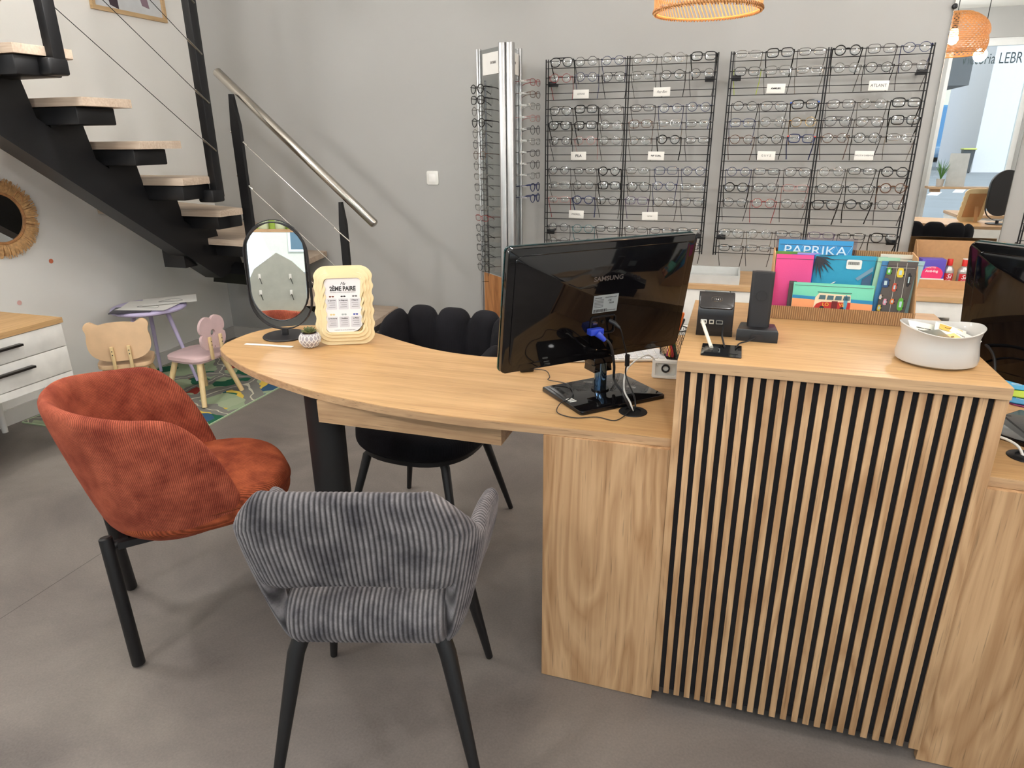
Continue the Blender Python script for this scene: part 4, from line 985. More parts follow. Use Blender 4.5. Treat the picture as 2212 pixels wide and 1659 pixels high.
def desk_cables():
    yaw = math.atan2(.387, .396); R_ = TR(-.297, 1.700, .751) @ rotm(0, 0, yaw) @ TR(-.012, .046, .098) @ rotm(math.radians(9.5), 0, 0)
    Wp = lambda x, y, z: tuple(R_ @ Vector((x, y, z)))
    GR = (-.200, 1.600)
    CB = M('cable_black', (26, 26, 28), .45)
    v0 = Wp(-.010, -.045, .082)
    c = cable('display_cable', 'thick black display cable with a blue plug behind the left monitor', [v0, Wp(.012, -.065, .060), Wp(.030, -.070, .00), Wp(.045, -.06, -.05), (GR[0] - .03, GR[1] - .0, .80), (GR[0] - .004, GR[1], .752), (GR[0], GR[1] + .002, .742)], .0035, CB)
    o = Vector(v0); Q = rotm(0, 0, yaw)
    pl = MB(); A = Vector(Wp(-.014, -.0215, .090)) - o
    pl.box((0, 0, 0), (.040, .022, .016), TR(*(Vector(Wp(-.018, -.033, .088)) - o)) @ Q @ rotm(0, 0, 0), bev=.002)
    pl.tube([Vector(Wp(-.018, -.043, .087)) - o, Vector(Wp(-.012, -.05, .081)) - o, Vector(Wp(-.002, -.058, .071)) - o], [.010, .008, .0055], 10)
    pl.ob('plug', M('blue_plug', (44, 70, 190), .4), c)
    p0 = Wp(.030, -.022, .108)
    c = cable('power_cable', 'thin black power cable with a barrel plug behind the left monitor', [p0, Wp(.046, -.048, .096), Wp(.062, -.052, .058), Wp(.085, -.05, .0), Wp(.090, -.05, -.05), (GR[0] + .002, GR[1] + .01, .78), (GR[0] + .002, GR[1] + .004, .742)], .0022, CB)
    o = Vector(p0)
    MB().tube([Vector(p0) - o, Vector(Wp(.038, -.036, .105)) - o, Vector(Wp(.047, -.047, .095)) - o], [.0062, .0055, .004], 10).ob('plug', CB, c)
    MB().tube([Vector(Wp(.0845, -.05, .012)) - o, Vector(Wp(.0885, -.05, -.02)) - o], .0065, 10).ob('ferrite_bead', CB, c)
    cable('network_cable', 'white network cable arching from the socket block to the desk grommet', [(-.170, 1.885, .785), (-.20, 1.86, .822), (-.245, 1.80, .80), (-.240, 1.70, .775), (-.210, 1.62, .765), (-.198, 1.604, .742)], .0024, WHT)
    cable('usb_cable', 'thin black cord looping round the foot of the left monitor', [(-.530, 1.835, .757), (-.49, 1.83, .757), (-.465, 1.78, .757), (-.455, 1.73, .7655), (-.40, 1.715, .7655), (-.37, 1.66, .7655), (-.365, 1.61, .765), (-.385, 1.585, .758), (-.380, 1.535, .7525), (-.33, 1.515, .7525), (-.28, 1.535, .7525), (-.235, 1.525, .7525), (-.215, 1.555, .755), (-.206, 1.592, .757), (-.201, 1.598, .745)], .0013, CB, n=6)
    for x, y, lab in ((GR[0], GR[1], 'round black cable grommet set in the left desk beside the monitor'), (.642, 1.585, 'round black cable grommet set in the right desk')):
        g = thing('cable_grommet', lab, 'grommet', (x, y, .750))
        MB().lathe([(.0001, .0005), (.036, .0005), (.035, .002), (.030, .0035), (.0205, .0042), (.020, .001), (.0001, .001)], 36, caps=(False, False)).ob('cap', BLKM, g)
    cable('network_cable', 'white cable curving into the grommet on the right desk', [(.560, 1.66, .753), (.60, 1.645, .768), (.630, 1.61, .765), (.640, 1.588, .745)], .003, WHT)
    cable('power_cable', 'black cable bundle hanging behind the monitor on the right desk', [(.60, 1.88, .93), (.615, 1.80, .90), (.60, 1.72, .80), (.56, 1.70, .7525)], .0035, CB)
    cable('power_cable', 'second black cable beside the right desk monitor', [(.58, 1.92, .82), (.60, 1.84, .86), (.575, 1.78, .80), (.55, 1.76, .7525)], .0028, CB)
    cable('power_cable', 'black cable hanging below the left desk next to its end panel', [(-.455, 1.62, .725), (-.43, 1.60, .66), (-.405, 1.60, .55), (-.38, 1.62, .40), (-.37, 1.66, .20), (-.40, 1.80, .012)], .004, CB)
    b = thing('webcam_box', 'small black square speaker puck on the desk behind the monitor', 'speaker', (-.553, 1.835, .7505), .5)
    MB().box((0, 0, .010), (.042, .036, .018), bev=.003).ob('case', BLK, b)
desk_cables()

def desk_items():
    # oval tilting mirror
    m = thing('table_mirror', 'black framed oval tilting mirror on the tip of the left desk', 'mirror', (-1.478, 1.955, .7505), MIRROR_YAW)
    MB().lathe([(.0001, 0), (.076, 0), (.078, .003), (.076, .006), (.0001, .007)], 48, caps=(False, False)).ob('base', M('mirror_black', (38, 36, 38), .45), m)
    K = M('mirror_black', (38, 36, 38), .45)
    T = TR(0, 0, .232) @ rotm(MIRROR_TILT, 0, 0)
    stad = lambda w, h, n=16: [((w / 2) * math.cos(a), (h / 2 - w / 2) * (1 if i < n else -1) + (w / 2) * math.sin(a)) for i, a in enumerate([PI * k / (n - 1) for k in range(n)] + [PI + PI * k / (n - 1) for k in range(n)])]
    MB().ring(stad(.222, .372), stad(.216, .366), -.009, .009, TR(0, 0, .212) @ XZ).ob('outer_hoop', K, m)
    MB().ring(stad(.205, .345), stad(.200, .340), -.006, .008, T @ XZ).ob('mirror_frame', K, m)
    MB().prism(stad(.2005, .3405), -.005, -.001, T @ XZ).ob('mirror_back', K, m)
    MB().prism(stad(.200, .340), -.001, .004, T @ XZ).ob('mirror_glass', MIR(), m)
    for sx in (-1, 1): MB().tube([(sx * .100, 0, .232), (sx * .111, 0, .232)], .004, 10).ob('pivot', K, m)
    MB().box((0, 0, .016), (.022, .010, .024), bev=.002).ob('stem', K, m)
    d = dup(m, 'black oval table mirror on the right-hand desk, its dark back seen in the wall mirror', (1.93, 1.93, .7505), math.radians(-12))
    # wavy frame with the offer card
    def wavy(w, h, r, amp=.0045, cyc=5):
        out = []
        for x, y in [p for i in range(4) for p in []] or _wavy(w, h, r, amp, cyc): out.append((x, y))
        return out
    f = thing('photo_frame', 'cream wavy-edged frame with a second-pair offer card on the left desk', 'frame', (-1.232, 1.962, .7505), math.radians(24))
    CR = M('cream_resin', (238, 218, 172), .55, var=.02)
    T = TR(0, -.012, .1295) @ rotm(math.radians(-14), 0, 0)
    for k, (w, h, z0, z1) in enumerate(((.198, .264, -.010, -.002), (.177, .240, -.002, .005), (.157, .217, .005, .012))):
        MB().prism(wavy(w, h, .045 - k * .006), z0, z1, T @ XZ, bev=.0015).ob('frame_layer', CR, f)
    MB().ring(wavy(.139, .196, .03), wavy(.120, .178, .012, .003), .012, .0175, T @ XZ).ob('frame_layer', CR, f)
    pz = .0123
    po = MB().box((0, -pz, 0), (.124, .0006, .182), T).ob('card', M('card_white', (238, 236, 238), .6, var=.01), f)
    on = lambda x, z, e=.0006: tuple(T @ Vector((x, -pz - e, z)))
    rt = (PI / 2 + math.radians(-14), 0, 0)
    text('2ÈME PAIRE', .0205, M('headline_black', (42, 40, 42), .6), po, on(0, .054), rt, sx=.82, bold=.0008)
    text('Ma', .014, INK, po, on(0, .071), rt, sx=1, shear=.5)
    text('UNE PAIRE ACHETEE LA DEUXIEME OFFERTE', .0042, M('ink_grey', (120, 118, 120), .7), po, on(0, .0425), rt)
    GB = M('card_panel_grey', (214, 213, 218), .6); names = ('La Sportive', 'La Baigneuse', "L'Élégante", 'La Nocturne', "L'Antiblue", 'La Mixte')
    for i in range(6):
        x = -.038 + .038 * (i % 3); z = .012 - .060 * (i // 3)
        MB().prism(rrect(.033, .036, .003, 3, x, z - .008), pz + .0003, pz + .0006, T @ XZ).ob('panel', GB, po)
        text(names[i], .0055, INK, po, on(x, z + .004), rt, bold=.0002)
        for k in range(3): MB().box((x + .002 * (k % 2), -pz - .0008, z - .004 - k * .007), (.022 - .004 * (k % 2), .0003, .0012), T).ob('text_line', M('ink_grey', (120, 118, 120), .7), po)
        col = (M('icon_brown', (120, 70, 50), .6), INK, M('icon_grey', (110, 110, 110), .6), M('icon_straw', (220, 200, 140), .6), M('icon_light', (170, 180, 180), .6), M('icon_blue', (70, 90, 170), .6))[i]
        ic = MB()
        for sx in (-1, 1): ic.prism([(x + sx * .0045 + px, z + .017 + pz_) for px, pz_ in superell(.0038, .0028, 2.4, 12)], pz + .0003, pz + .0008, T @ XZ)
        ic.box((x, -pz - .0006, z + .0185), (.006, .0003, .0009), T).ob('glasses_icon', col, po)
    text('PAIEMENT EN 3X OU 4X SANS FRAIS', .0042, M('ink_grey', (120, 118, 120), .7), po, on(0, -.083), rt)
    MB().box((0, .030, .058), (.028, .003, .118), TR(0, .03, 0) @ rotm(math.radians(12), 0, 0)).ob('easel_leg', M('kraft_board', (196, 150, 104), .8), f)
    MB().box((0, .0115, 0), (.13, .002, .19), T).ob('back_board', M('kraft_board', (196, 150, 104), .8), f)
    dup(f, 'cream wavy frame on the right-hand desk, seen from behind in the wall mirror', (1.79, 1.80, .7505), math.radians(-14))
    # succulent in a faceted pot
    p = thing('potted_succulent', 'small white diamond-faceted pot with a green succulent beside the cream frame', 'plant', (-1.318, 1.868, .7505))
    PW = M('pot_white', (232, 230, 228), .6); PG_ = M('pot_grey', (176, 170, 176), .75)
    prof = [(.0001, 0), (.018, 0), (.022, .003), (.0325, .018), (.035, .027), (.033, .037), (.027, .046), (.025, .049), (.0225, .048), (.024, .042)]
    MB().lathe(prof, 40, caps=(False, False)).ob('pot', PG_, p)
    rb = MB(); pr = [(.0215, .003), (.0325, .018), (.035, .027), (.033, .037), (.027, .046)]
    def rad(z):
        for (r0, z0), (r1, z1) in zip(pr, pr[1:]):
            if z <= z1: return r0 + (r1 - r0) * (z - z0) / (z1 - z0)
        return pr[-1][0]
    for k in range(15):
        for s_ in (0, 1):
            pts = []
            for q in range(17):
                z = .003 + .043 * q / 16; a = 2 * PI * k / 15 + (1 if s_ else -1) * .21 * math.sin(PI * q / 8) ** 1; rr = rad(z) + .0006
                pts.append((rr * math.cos(a), rr * math.sin(a), z))
            rb.tube(pts, [.0015] * 17, 5)
    rb.ob('pot_relief', PW, p)
    MB().lathe([(.0001, .042), (.023, .041)], 24, caps=(False, False)).ob('soil', M('gravel', (150, 112, 84), .9, var=.4, vscale=300, bump=1), p)
    GN = M('succulent_green', (104, 112, 74), .5, var=.2, vscale=60)
    lv = MB(); rnd = random.Random(2)
    for ringi, (n, tilt, ln) in enumerate(((5, 75, .014), (7, 58, .022), (8, 38, .028), (9, 18, .030))):
        for k in range(n):
            a = 2 * PI * k / n + ringi * .4; t = math.radians(tilt + rnd.uniform(-5, 5)); P0 = Vector((0, 0, .046)); d = Vector((math.cos(a) * math.cos(t), math.sin(a) * math.cos(t), math.sin(t)))
            up = Vector((-math.cos(a) * math.sin(t), -math.sin(a) * math.sin(t), math.cos(t)))
            P = [P0 + d * ln * q + up * (.004 * q * q) for q in (.05, .3, .6, .85, 1)]
            lv.tube(P, [.0022, .0050, .0060, .0038, .0005], 8, flat=.42)
    lv.ob('leaves', GN, p)
    s = thing('paper_strip', 'long white wrapped paper strip lying before the oval mirror', 'paper strip', (-1.462, 1.838, .7507), math.radians(5))
    MB().box((0, 0, .001), (.178, .014, .0018), bev=.0004).box((.006, .0035, .0022), (.150, .004, .0006)).ob('strip', PAPER, s)
    # keyboard
    k = thing('keyboard', 'flat white computer keyboard behind the left monitor', 'keyboard', (-.320, 2.045, .7505), math.radians(18))
    MB().box((0, 0, .005), (.30, .115, .008), bev=.002).ob('case', WHT, k)
    kb = MB()
    for r_ in range(5):
        for c_ in range(14): kb.box((-.137 + c_ * .021, -.044 + r_ * .021, .0105), (.018, .0175, .003), bev=.001)
    o = kb.ob('keys', M('keycap_grey', (214, 214, 216), .5), k)
    # mesh pen cup with pens
    c = thing('pen_cup', 'black wire mesh pencil cup between the monitor and the counter', 'cup', (-.150, 2.085, .7505))
    w = MB(); cyl = lambda a, z: ((.036 + .006 * z / .095) * math.cos(a), (.036 + .006 * z / .095) * math.sin(a), z)
    for q in range(30):
        for s_ in (1, -1): w.tube([cyl(2 * PI * q / 30 + s_ * t * .9, .002 + .092 * t) for t in (0, .33, .66, 1)], .0005, 4)
    for z, r_ in ((.001, .0016), (.095, .0018)): w.tube([cyl(2 * PI * i / 40, z) for i in range(40)], r_, 6, closed=True)
    w.ob('wire_mesh', BLKM, c); MB().lathe([(.0001, 0), (.035, 0), (.035, .002), (.0001, .002)], 30, caps=(False, False)).ob('cup_base', BLKM, c)
    cols = [('green', (40, 130, 70)), ('pink', (206, 46, 110)), ('amber', (226, 158, 40)), ('red', (180, 40, 44)), ('black', (40, 38, 42)), ('dark green', (30, 90, 60)), ('gold', (196, 160, 60)), ('orange', (220, 110, 40))]
    for i, (nm, cc_) in enumerate(cols):
        a = 2 * PI * i / 8 + .3; r0, r1 = .014, .030; ln = .120 + .008 * ((i * 5) % 4)
        A = Vector((-.150 + r0 * math.cos(a + 2.4), 2.085 + r0 * math.sin(a + 2.4), .756)); B = Vector((-.150 + r1 * math.cos(a), 2.085 + r1 * math.sin(a), .756 + ln)); dr = (B - A)
        pn = thing('pen', nm + ' felt pen standing in the wire pencil cup', 'pen', tuple(A), group='pens in the wire cup')
        MB().tube([Vector((0, 0, 0)), dr * .7], .0042, 10).ob('barrel', M('pen_' + nm.replace(' ', '_'), cc_, .4), pn)
        MB().tube([dr * .7, dr * .97, dr], [.0047, .0047, .003], 10).ob('cap', M('pen_' + nm.replace(' ', '_'), cc_, .4) if i % 3 else BLK, pn)
    # white socket block
    s = thing('socket_block', 'white wall-socket module with a cable lying on the desk against the counter', 'socket', (-.150, 1.888, .7505), math.radians(4))
    MB().ring(rrect(.076, .052, .006), rrect(.058, .038, .003), 0, .012, TR(0, 0, .027) @ XZ).ob('bezel', WHT, s)
    MB().box((0, .012, .026), (.066, .022, .044), bev=.002).ob('module', M('socket_ivory', (226, 224, 216), .5), s)
    MB().ring(superell(.012, .012, 2, 24), superell(.008, .008, 2, 24), .0, .006, TR(0, 0, .028) @ XZ).ob('jack', BLKM, s)
    lf = ((.80, 2.06, 'sky blue leaflet on top of the pile on the right desk', (60, 160, 206)), (.79, 2.0, 'lime green leaflet in the pile on the right desk', (176, 200, 50)), (.78, 1.95, 'blue leaflet with a looping outline, front of the pile on the right desk', (60, 150, 200)), (.79, 1.93, 'magenta edged leaflet at the bottom of the pile on the right desk', (140, 60, 110)))
    for i, (x, y, lab, c_) in enumerate(lf):
        l = thing('leaflet', lab, 'leaflet', (x + .02, y, .7505 + .0035 * (3 - i)), math.radians(-6 * i - 4), 'leaflets on the right desk')
        MB().prism(superell(.10, .045, 4, 40), 0, .0022).ob('sheet', M('leaflet_%d_tone' % i, c_, .5), l)
        if i in (0, 2): MB().tube([(-.05 + .012 * math.cos(a * .5), .006 * math.sin(a * .5), .0024) for a in range(13)], .0006, 4, closed=True).tube([(-.02 + .012 * math.cos(a * .5), .006 * math.sin(a * .5), .0024) for a in range(13)], .0006, 4, closed=True).ob('printed_loop', PAPER, l)
def _wavy(w, h, r, amp, cyc):
    pts = []; base = rrect(w, h, r, 8); 
    # densify and ripple the two long sides only
    k = len(base)
    for i in range(k):
        a, b = Vector(base[i]), Vector(base[(i + 1) % k]); n = max(1, int((b - a).length / .004))
        if abs(a.x - b.x) < 1e-6 and (b - a).length > .05: n = 40
        for q in range(n):
            p = a.lerp(b, q / n); pts.append(p)
    out = []
    for p in pts:
        t = (p.y + h / 2) / h; e = min(1, max(0, (min(t, 1 - t) - .10) / .1)); s_ = 1 if p.x > 0 else -1
        side = 1 if abs(p.x) > w / 2 - r else 0
        out.append((p.x - s_ * side * amp * e * (1 - math.cos(2 * PI * cyc * (t - .1) / .8)) * .75, p.y))
    return out
MIRROR_YAW, MIRROR_TILT = math.radians(14), math.radians(-4)
desk_items()

# ------------------------------------------------------------------ things on the reception counter
def counter_items():
    Z = .9505
    t = thing('card_terminal', 'black contactless card payment terminal on the counter', 'card terminal', (-.025, 1.69, Z), math.radians(2))
    DK = M('terminal_black', (28, 27, 29), .32); 
    YZ = Matrix(((0, 0, 1, 0), (1, 0, 0, 0), (0, 1, 0, 0), (0, 0, 0, 1)))
    MB().prism([(-.046, .012), (-.050, .050), (-.049, .068), (-.026, .098), (-.016, .102), (.105, .052), (.108, .036), (.0, .010)], -.041, .041, YZ, bev=.003).ob('body', DK, t)
    LT = TR(0, -.0375, .083) @ rotm(math.radians(-37), 0, 0)
    MB().prism(rrect(.078, .040, .008, 4), .0, .005, LT @ XZ, bev=.0015).ob('printer_lid', M('terminal_lid', (46, 42, 41), .2, coat=.4), t)
    w = MB()
    for q in range(4): w.tube([tuple(LT @ Vector((-.008 + q * .004 + .0035 * math.cos(a), -.0054, .004 + (.003 + q * .0006) * math.sin(a)))) for a in [x * .35 - .7 for x in range(5)]], .0004, 4)
    w.tube([tuple(LT @ Vector((.013 * math.cos(a * .3), -.0054, .004 + .0065 * math.sin(a * .3)))) for a in range(21)], .0004, 4, closed=True)
    w.ob('contactless_mark', STEEL, t)
    MB().prism([(-.044, .0), (-.046, .012), (.09, .03), (.09, .0)], -.042, .042, YZ).ob('stand', BLK, t)
    for x, wd, m_ in ((-.026, .014, WHT), (-.008, .011, M('port_beige', (190, 184, 172), .4)), (.010, .016, STEEL)):
        MB().ring(rrect(wd, .010, .001, 2, x, .036), rrect(wd - .004, .006, .001, 2, x, .036), .048, .0515, XZ).ob('port', m_, t)
    kp = MB(); S_ = TR(0, .04, .078) @ rotm(math.radians(-21), 0, 0)
    for r_ in range(4):
        for c_ in range(3): kp.box((-.022 + c_ * .022, -.005 + r_ * .0135 * 1, .004), (.017, .010, .004), S_, bev=.001)
    kp.ob('keypad', M('key_grey', (70, 70, 74), .4), t)
    MB().box((0, -.034, .004), (.058, .036, .002), S_).ob('display', M('lcd_grey', (110, 122, 116), .15), t)
    ph = thing('cordless_phone', 'black cordless phone standing upright in its cradle on the counter', 'phone', (.074, 1.655, Z), math.radians(-1))
    RB = M('phone_rubber', (34, 32, 34), .6)
    MB().prism(rrect(.050, .0265, .009, 5), .018, .158, rotm(math.radians(-3), 0, 0), bev=.004).ob('handset', RB, ph)
    g = MB(); g.tube([(.012 * math.cos(a * .3), -.0205 + 0, .106 + .012 * math.sin(a * .3)) for a in range(21)], .0005, 4, closed=True); g.ob('speaker_ring', BLKM, ph)
    MB().prism([(-.046, -.034), (.046, -.034), (.040, .034), (-.040, .034)], 0, .030, bev=.006).ob('cradle', M('cradle_black', (27, 26, 28), .4), ph)
    MB().box((.0, -.034, .012), (.026, .004, .014)).ob('socket_recess', INK, ph)
    pl = thing('socket_plate', 'black glossy flush socket plate in the counter top', 'socket', (-.002, 1.525, Z))
    MB().prism(rrect(.086, .094, .002, 2), 0, .0015).ob('plate', GLOSS, pl)
    b = MB()
    for x in (-.022, .020): b.prism(rrect(.030, .050, .002, 2, x, .0), .0015, .0022)
    b.ob('insert', M('insert_black', (18, 17, 18), .15), pl)
    CB = M('cable_black', (26, 26, 28), .45)
    cable('network_cable', 'white network cable from the card terminal to the counter socket', [(-.051, 1.637, Z + .036), (-.049, 1.615, Z + .036), (-.040, 1.59, Z + .022), (-.030, 1.56, Z + .008), (-.024, 1.535, Z + .0035)], .0042, M('cable_cream', (236, 230, 214), .5))
    cable('power_cable', 'black cord from the card terminal down to the counter socket', [(-.004, 1.637, Z + .026), (-.004, 1.61, Z + .012), (.000, 1.58, Z + .006), (.004, 1.545, Z + .0035)], .0022, CB)
    cable('power_cable', 'black cord from the phone cradle to the counter socket', [(.070, 1.617, Z + .012), (.055, 1.595, Z + .008), (.036, 1.575, Z + .006), (.028, 1.54, Z + .0045)], .0018, CB)
    # white bowl with sachets
    cx, cy = .430, 1.572
    bw = thing('bowl', 'large white ceramic bowl holding wipe sachets at the right of the counter', 'bowl', (cx, cy, Z))
    prof = [(.0001, 0), (.066, 0), (.078, .006), (.080, .016), (.076, .040), (.074, .056), (.078, .072), (.0805, .076), (.0785, .0775), (.074, .070), (.070, .055), (.072, .036), (.072, .014), (.064, .008), (.0001, .0075)]
    MB().lathe(prof, 72, caps=(False, False), fn=lambda r, a, z: Vector((r * math.cos(a) * .97, r * math.sin(a) * .90, z + (.006 * math.cos(2 * a) * (z / .077) ** 3 if z > .05 else 0)))).ob('body', M('white_glaze', (196, 193, 188), .3, coat=.3, var=.02), bw)
    SW = M('sachet_white', (232, 232, 222), .4); YL = M('sachet_yellow', (232, 178, 74), .4)
    sp = [(-.028, .015, .060, 38, 12, 20, 'w', 'white sachet with small black print standing at the left in the bowl'), (-.012, -.020, .060, -20, 30, 34, 'n', 'white lettered sachet at the front left of the bowl'),
          (.022, .018, .064, 10, 14, -12, 'y', 'white sachet with a large yellow panel at the back of the bowl'), (.010, -.022, .056, 12, -8, 25, 'y', 'smaller white sachet with a yellow panel at the front of the bowl'),
          (.040, -.008, .054, 18, 20, -24, 'w', 'plain white sachet at the right of the bowl'), (-.010, .030, .050, 10, -10, 60, 'w', 'white sachet lying deep at the back of the bowl'), (.020, .0, .046, 5, 5, 80, 'w', 'white sachet lying flat under the others in the bowl')]
    for (x, y, z, rx, ry, rz, kd, lab) in sp:
        s = thing('sachet', lab, 'sachet', (cx + x, cy + y, Z + z), tuple(math.radians(v) for v in (rx, ry, rz)), 'wipe sachets in the bowl')
        mb = MB(); mb.grid(lambda u, v: Vector(((u - .5) * .060, (v - .5) * .048, .0022 * math.sin(PI * u) * math.sin(PI * v))), 8, 8); mb.grid(lambda u, v: Vector(((u - .5) * .060, (v - .5) * .048, -.0022 * math.sin(PI * u) * math.sin(PI * v))), 8, 8, flip=True)
        mb.ob('pouch', SW, s)
        if kd == 'y': MB().prism(rrect(.044, .026, .002, 3), .0024, .0030).ob('printed_panel', YL, s); text('ANTI BUEE', .005, INK, s, (0, 0, .0032), (0, 0, 0))
        if kd == 'n': text('ZONETT', .011, INK, s, (0, 0, .0026), (0, 0, 0), sx=1.0)
        if kd == 'w': text('nettoyant lunettes', .0045, INK, s, (0, .006, .0026), (0, 0, 0)); text('lingette humide', .0045, INK, s, (0, -.001, .0026), (0, 0, 0))
counter_items()

def pouch_box():
    Z = .9505; x0, x1, y0, y1 = .108, .448, 1.868, 2.005
    def corr():
        m, nt, b = newmat('corrugated_card'); N, L = nt.nodes, nt.links
        tc = N.new('ShaderNodeTexCoord'); sp = N.new('ShaderNodeSeparateXYZ'); L.new(tc.outputs['Object'], sp.inputs[0])
        a = N.new('ShaderNodeMath'); a.operation = 'MULTIPLY'; a.inputs[1].default_value = 2 * PI / .0052; L.new(sp.outputs[0], a.inputs[0])
        s = N.new('ShaderNodeMath'); s.operation = 'SINE'; L.new(a.outputs[0], s.inputs[0])
        r = N.new('ShaderNodeValToRGB'); r.color_ramp.elements[0].position = 0; r.color_ramp.elements[0].color = lin((158, 118, 80)); r.color_ramp.elements[1].position = .7; r.color_ramp.elements[1].color = lin((202, 160, 114)); L.new(s.outputs[0], r.inputs[0])
        L.new(r.outputs[0], b.inputs['Base Color']); b.inputs['Roughness'].default_value = .85
        bp = N.new('ShaderNodeBump'); bp.inputs['Strength'].default_value = .8; bp.inputs['Distance'].default_value = .0015; L.new(s.outputs[0], bp.inputs['Height']); L.new(bp.outputs[0], b.inputs['Normal']); return m
    CO = corr(); KR = M('kraft_card', (196, 152, 108), .85, var=.05, vscale=60)
    b = thing('cardboard_box', 'open corrugated cardboard display box full of spectacle pouches on the counter', 'box', ((x0 + x1) / 2, (y0 + y1) / 2, Z)); ox, oy = b.location.x, b.location.y
    s = lambda a, c, d, e, f, g, n, m_: MB().span(a - ox, c - ox, d - oy, e - oy, f, g).ob(n, m_, b)
    s(x0, x1, y0, y0 + .003, 0, .034, 'front_wall', CO); s(x0, x1, y0 + .003, y1, 0, .003, 'floor_panel', KR); s(x0, x1, y1 - .003, y1, .003, .165, 'back_wall', CO)
    YZ = Matrix(((0, 0, 1, 0), (1, 0, 0, 0), (0, 1, 0, 0), (0, 0, 0, 1)))
    for x in (x0, x1 - .003): MB().prism([(y0 + .003 - oy, .003), (y1 - .003 - oy, .003), (y1 - .003 - oy, .165), (y0 + .07 - oy, .160), (y0 + .003 - oy, .034)], x - ox, x + .003 - ox, YZ).ob('side_wall', KR, b)
    def pouch(lab, xa, xb, y, h, mat, lean=8, th=.005, shearx=0, bow=.002, z0=.0036, prints=None):
        p = thing('spectacle_pouch', lab, 'pouch', ((xa + xb) / 2, y, Z + z0), (math.radians(-lean), 0, 0), 'spectacle pouches in the cardboard box'); w = xb - xa
        mb = MB()
        F_ = lambda sgn: (lambda u, v: Vector(((u - .5) * w + shearx * v, -bow * math.sin(PI * u) * .6 + sgn * th / 2 * min(1, 6 * min(u, 1 - u) + .15), v * h)))
        mb.grid(F_(-1), 12, 8); mb.grid(F_(1), 12, 8, flip=True); bmesh.ops.remove_doubles(mb.bm, verts=mb.bm.verts, dist=.0004); mb.ob('fabric', mat, p)
        mb = MB(); mb.tube([((u / 8 - .5) * w * .97 + shearx * .93, -th / 2 - bow * math.sin(PI * u / 8) * .6 - .0004, h * .93) for u in range(9)], .0005, 4); mb.ob('stitching', M('stitch_dark', (90, 80, 90), .8), p)
        if prints: prints(p, w, h, -th / 2 - bow)
        return p
    F = lambda n, c: M(n, c, .7, var=.03, bump=.2, bscale=500)
    def shape(p, pts, m_, y, nm='printed_shape', k=0): return MB().prism(pts, 0, .0004, TR(0, y - .0003 - k * .0005, 0) @ XZ).ob(nm, m_, p)
    def folder(p, w, h, y):
        text('PAPRIKA', .034, M('outline_white', (222, 240, 250), .5), p, (0, y - .0006, h * .85), (PI / 2, 0, 0), sx=1.2)
        zz = MB(); zz.tube([(-.09 + .02 * q, y - .0004, h * (.93 if q % 2 else .72)) for q in range(10)], .0004, 4); zz.ob('zigzag_line', M('outline_white', (222, 240, 250), .5), p)
    pouch('sky blue patterned pouch standing tallest at the back of the box', .118, .302, 1.985, .186, F('pouch_sky', (66, 158, 212)), 2, .004, prints=folder)
    pouch('clear plastic sleeve edge at the very back of the box', .112, .312, 1.994, .192, clear('plastic_sleeve', (235, 225, 225), .2, .1), 1, .003)
    pouch('orange and green edged pouch behind the pink one', .112, .20, 1.972, .156, F('pouch_green_edge', (110, 160, 70)), 2, .004)
    pouch('pale cream pouch behind the road pouch', .37, .445, 1.985, .157, F('pouch_cream', (226, 220, 204)), 1, .004)
    pouch('lavender pouch beside the pink pouch', .165, .222, 1.945, .158, F('pouch_lavender', (166, 160, 222)), 3, .006)
    pouch('royal blue pouch between pink and lavender pouches', .150, .214, 1.932, .155, F('pouch_royal', (46, 96, 190)), 3, .004)
    pouch('hot pink spectacle pouch at the left of the box', .1125, .204, 1.918, .156, F('pouch_pink', (236, 84, 150)), 3, .008)
    def beach(p, w, h, y):
        WH = M('print_white', (236, 236, 230), .6); DK = M('print_palm', (52, 52, 60), .6); CB_ = M('print_chair_blue', (36, 96, 160), .6); HB = M('print_cabin', (126, 160, 180), .6); HD = M('print_cabin_dark', (70, 100, 130), .6)
        shape(p, [(-w / 2, .045), (w / 2 - .02, .045), (w / 2 - .02, .056), (-w / 2, .056)], M('print_rail_blue', (30, 110, 176), .6), y)
        shape(p, [(-w / 2, .0), (w / 2 - .02, .0), (w / 2 - .02, .045), (-w / 2, .045)], M('print_deck', (66, 130, 190), .6), y)
        for q in range(6):
            x = -w / 2 + .008 + q * .019; shape(p, [(x, .028), (x + .013, .028), (x + .014, .050), (x + .001, .050)], CB_, y, 'printed_chair', 1)
        for x, s_ in ((-.058, 1), (.022, 1)):
            shape(p, [(x + px, .062 + pz) for px, pz in superell(.0045, .004, 2, 10)], M('print_skin', (204, 170, 150), .6), y, 'printed_person', 2)
            shape(p, [(x - .006, .040), (x + .008, .040), (x + .006, .057), (x - .003, .058)], WH, y, 'printed_person', 2)
        for k in range(9):
            a = math.radians(-95 + k * 13); L_ = .045 + .008 * (k % 3); x0_, z0_ = -w / 2 + .002, h - .004
            dx, dz = math.cos(a) * L_ * .9, math.sin(a) * L_
            shape(p, [(x0_, z0_), (x0_ + dx * .5 + .002, z0_ + dz * .45), (x0_ + dx, z0_ + dz - .006), (x0_ + dx * .5 - .002, z0_ + dz * .5 - .003)][::-1], DK, y, 'printed_palm_leaf', 1)
        shape(p, [(-.028, .083), (-.020, .088), (-.014, .090), (-.019, .086), (-.027, .081)][::-1], WH, y, 'printed_gull')
        shape(p, [(w / 2 - .042, .10), (w / 2 - .004, .132), (w / 2 - .004, .12), (w / 2 - .036, .094)], HB, y, 'printed_cabin_roof', 1)
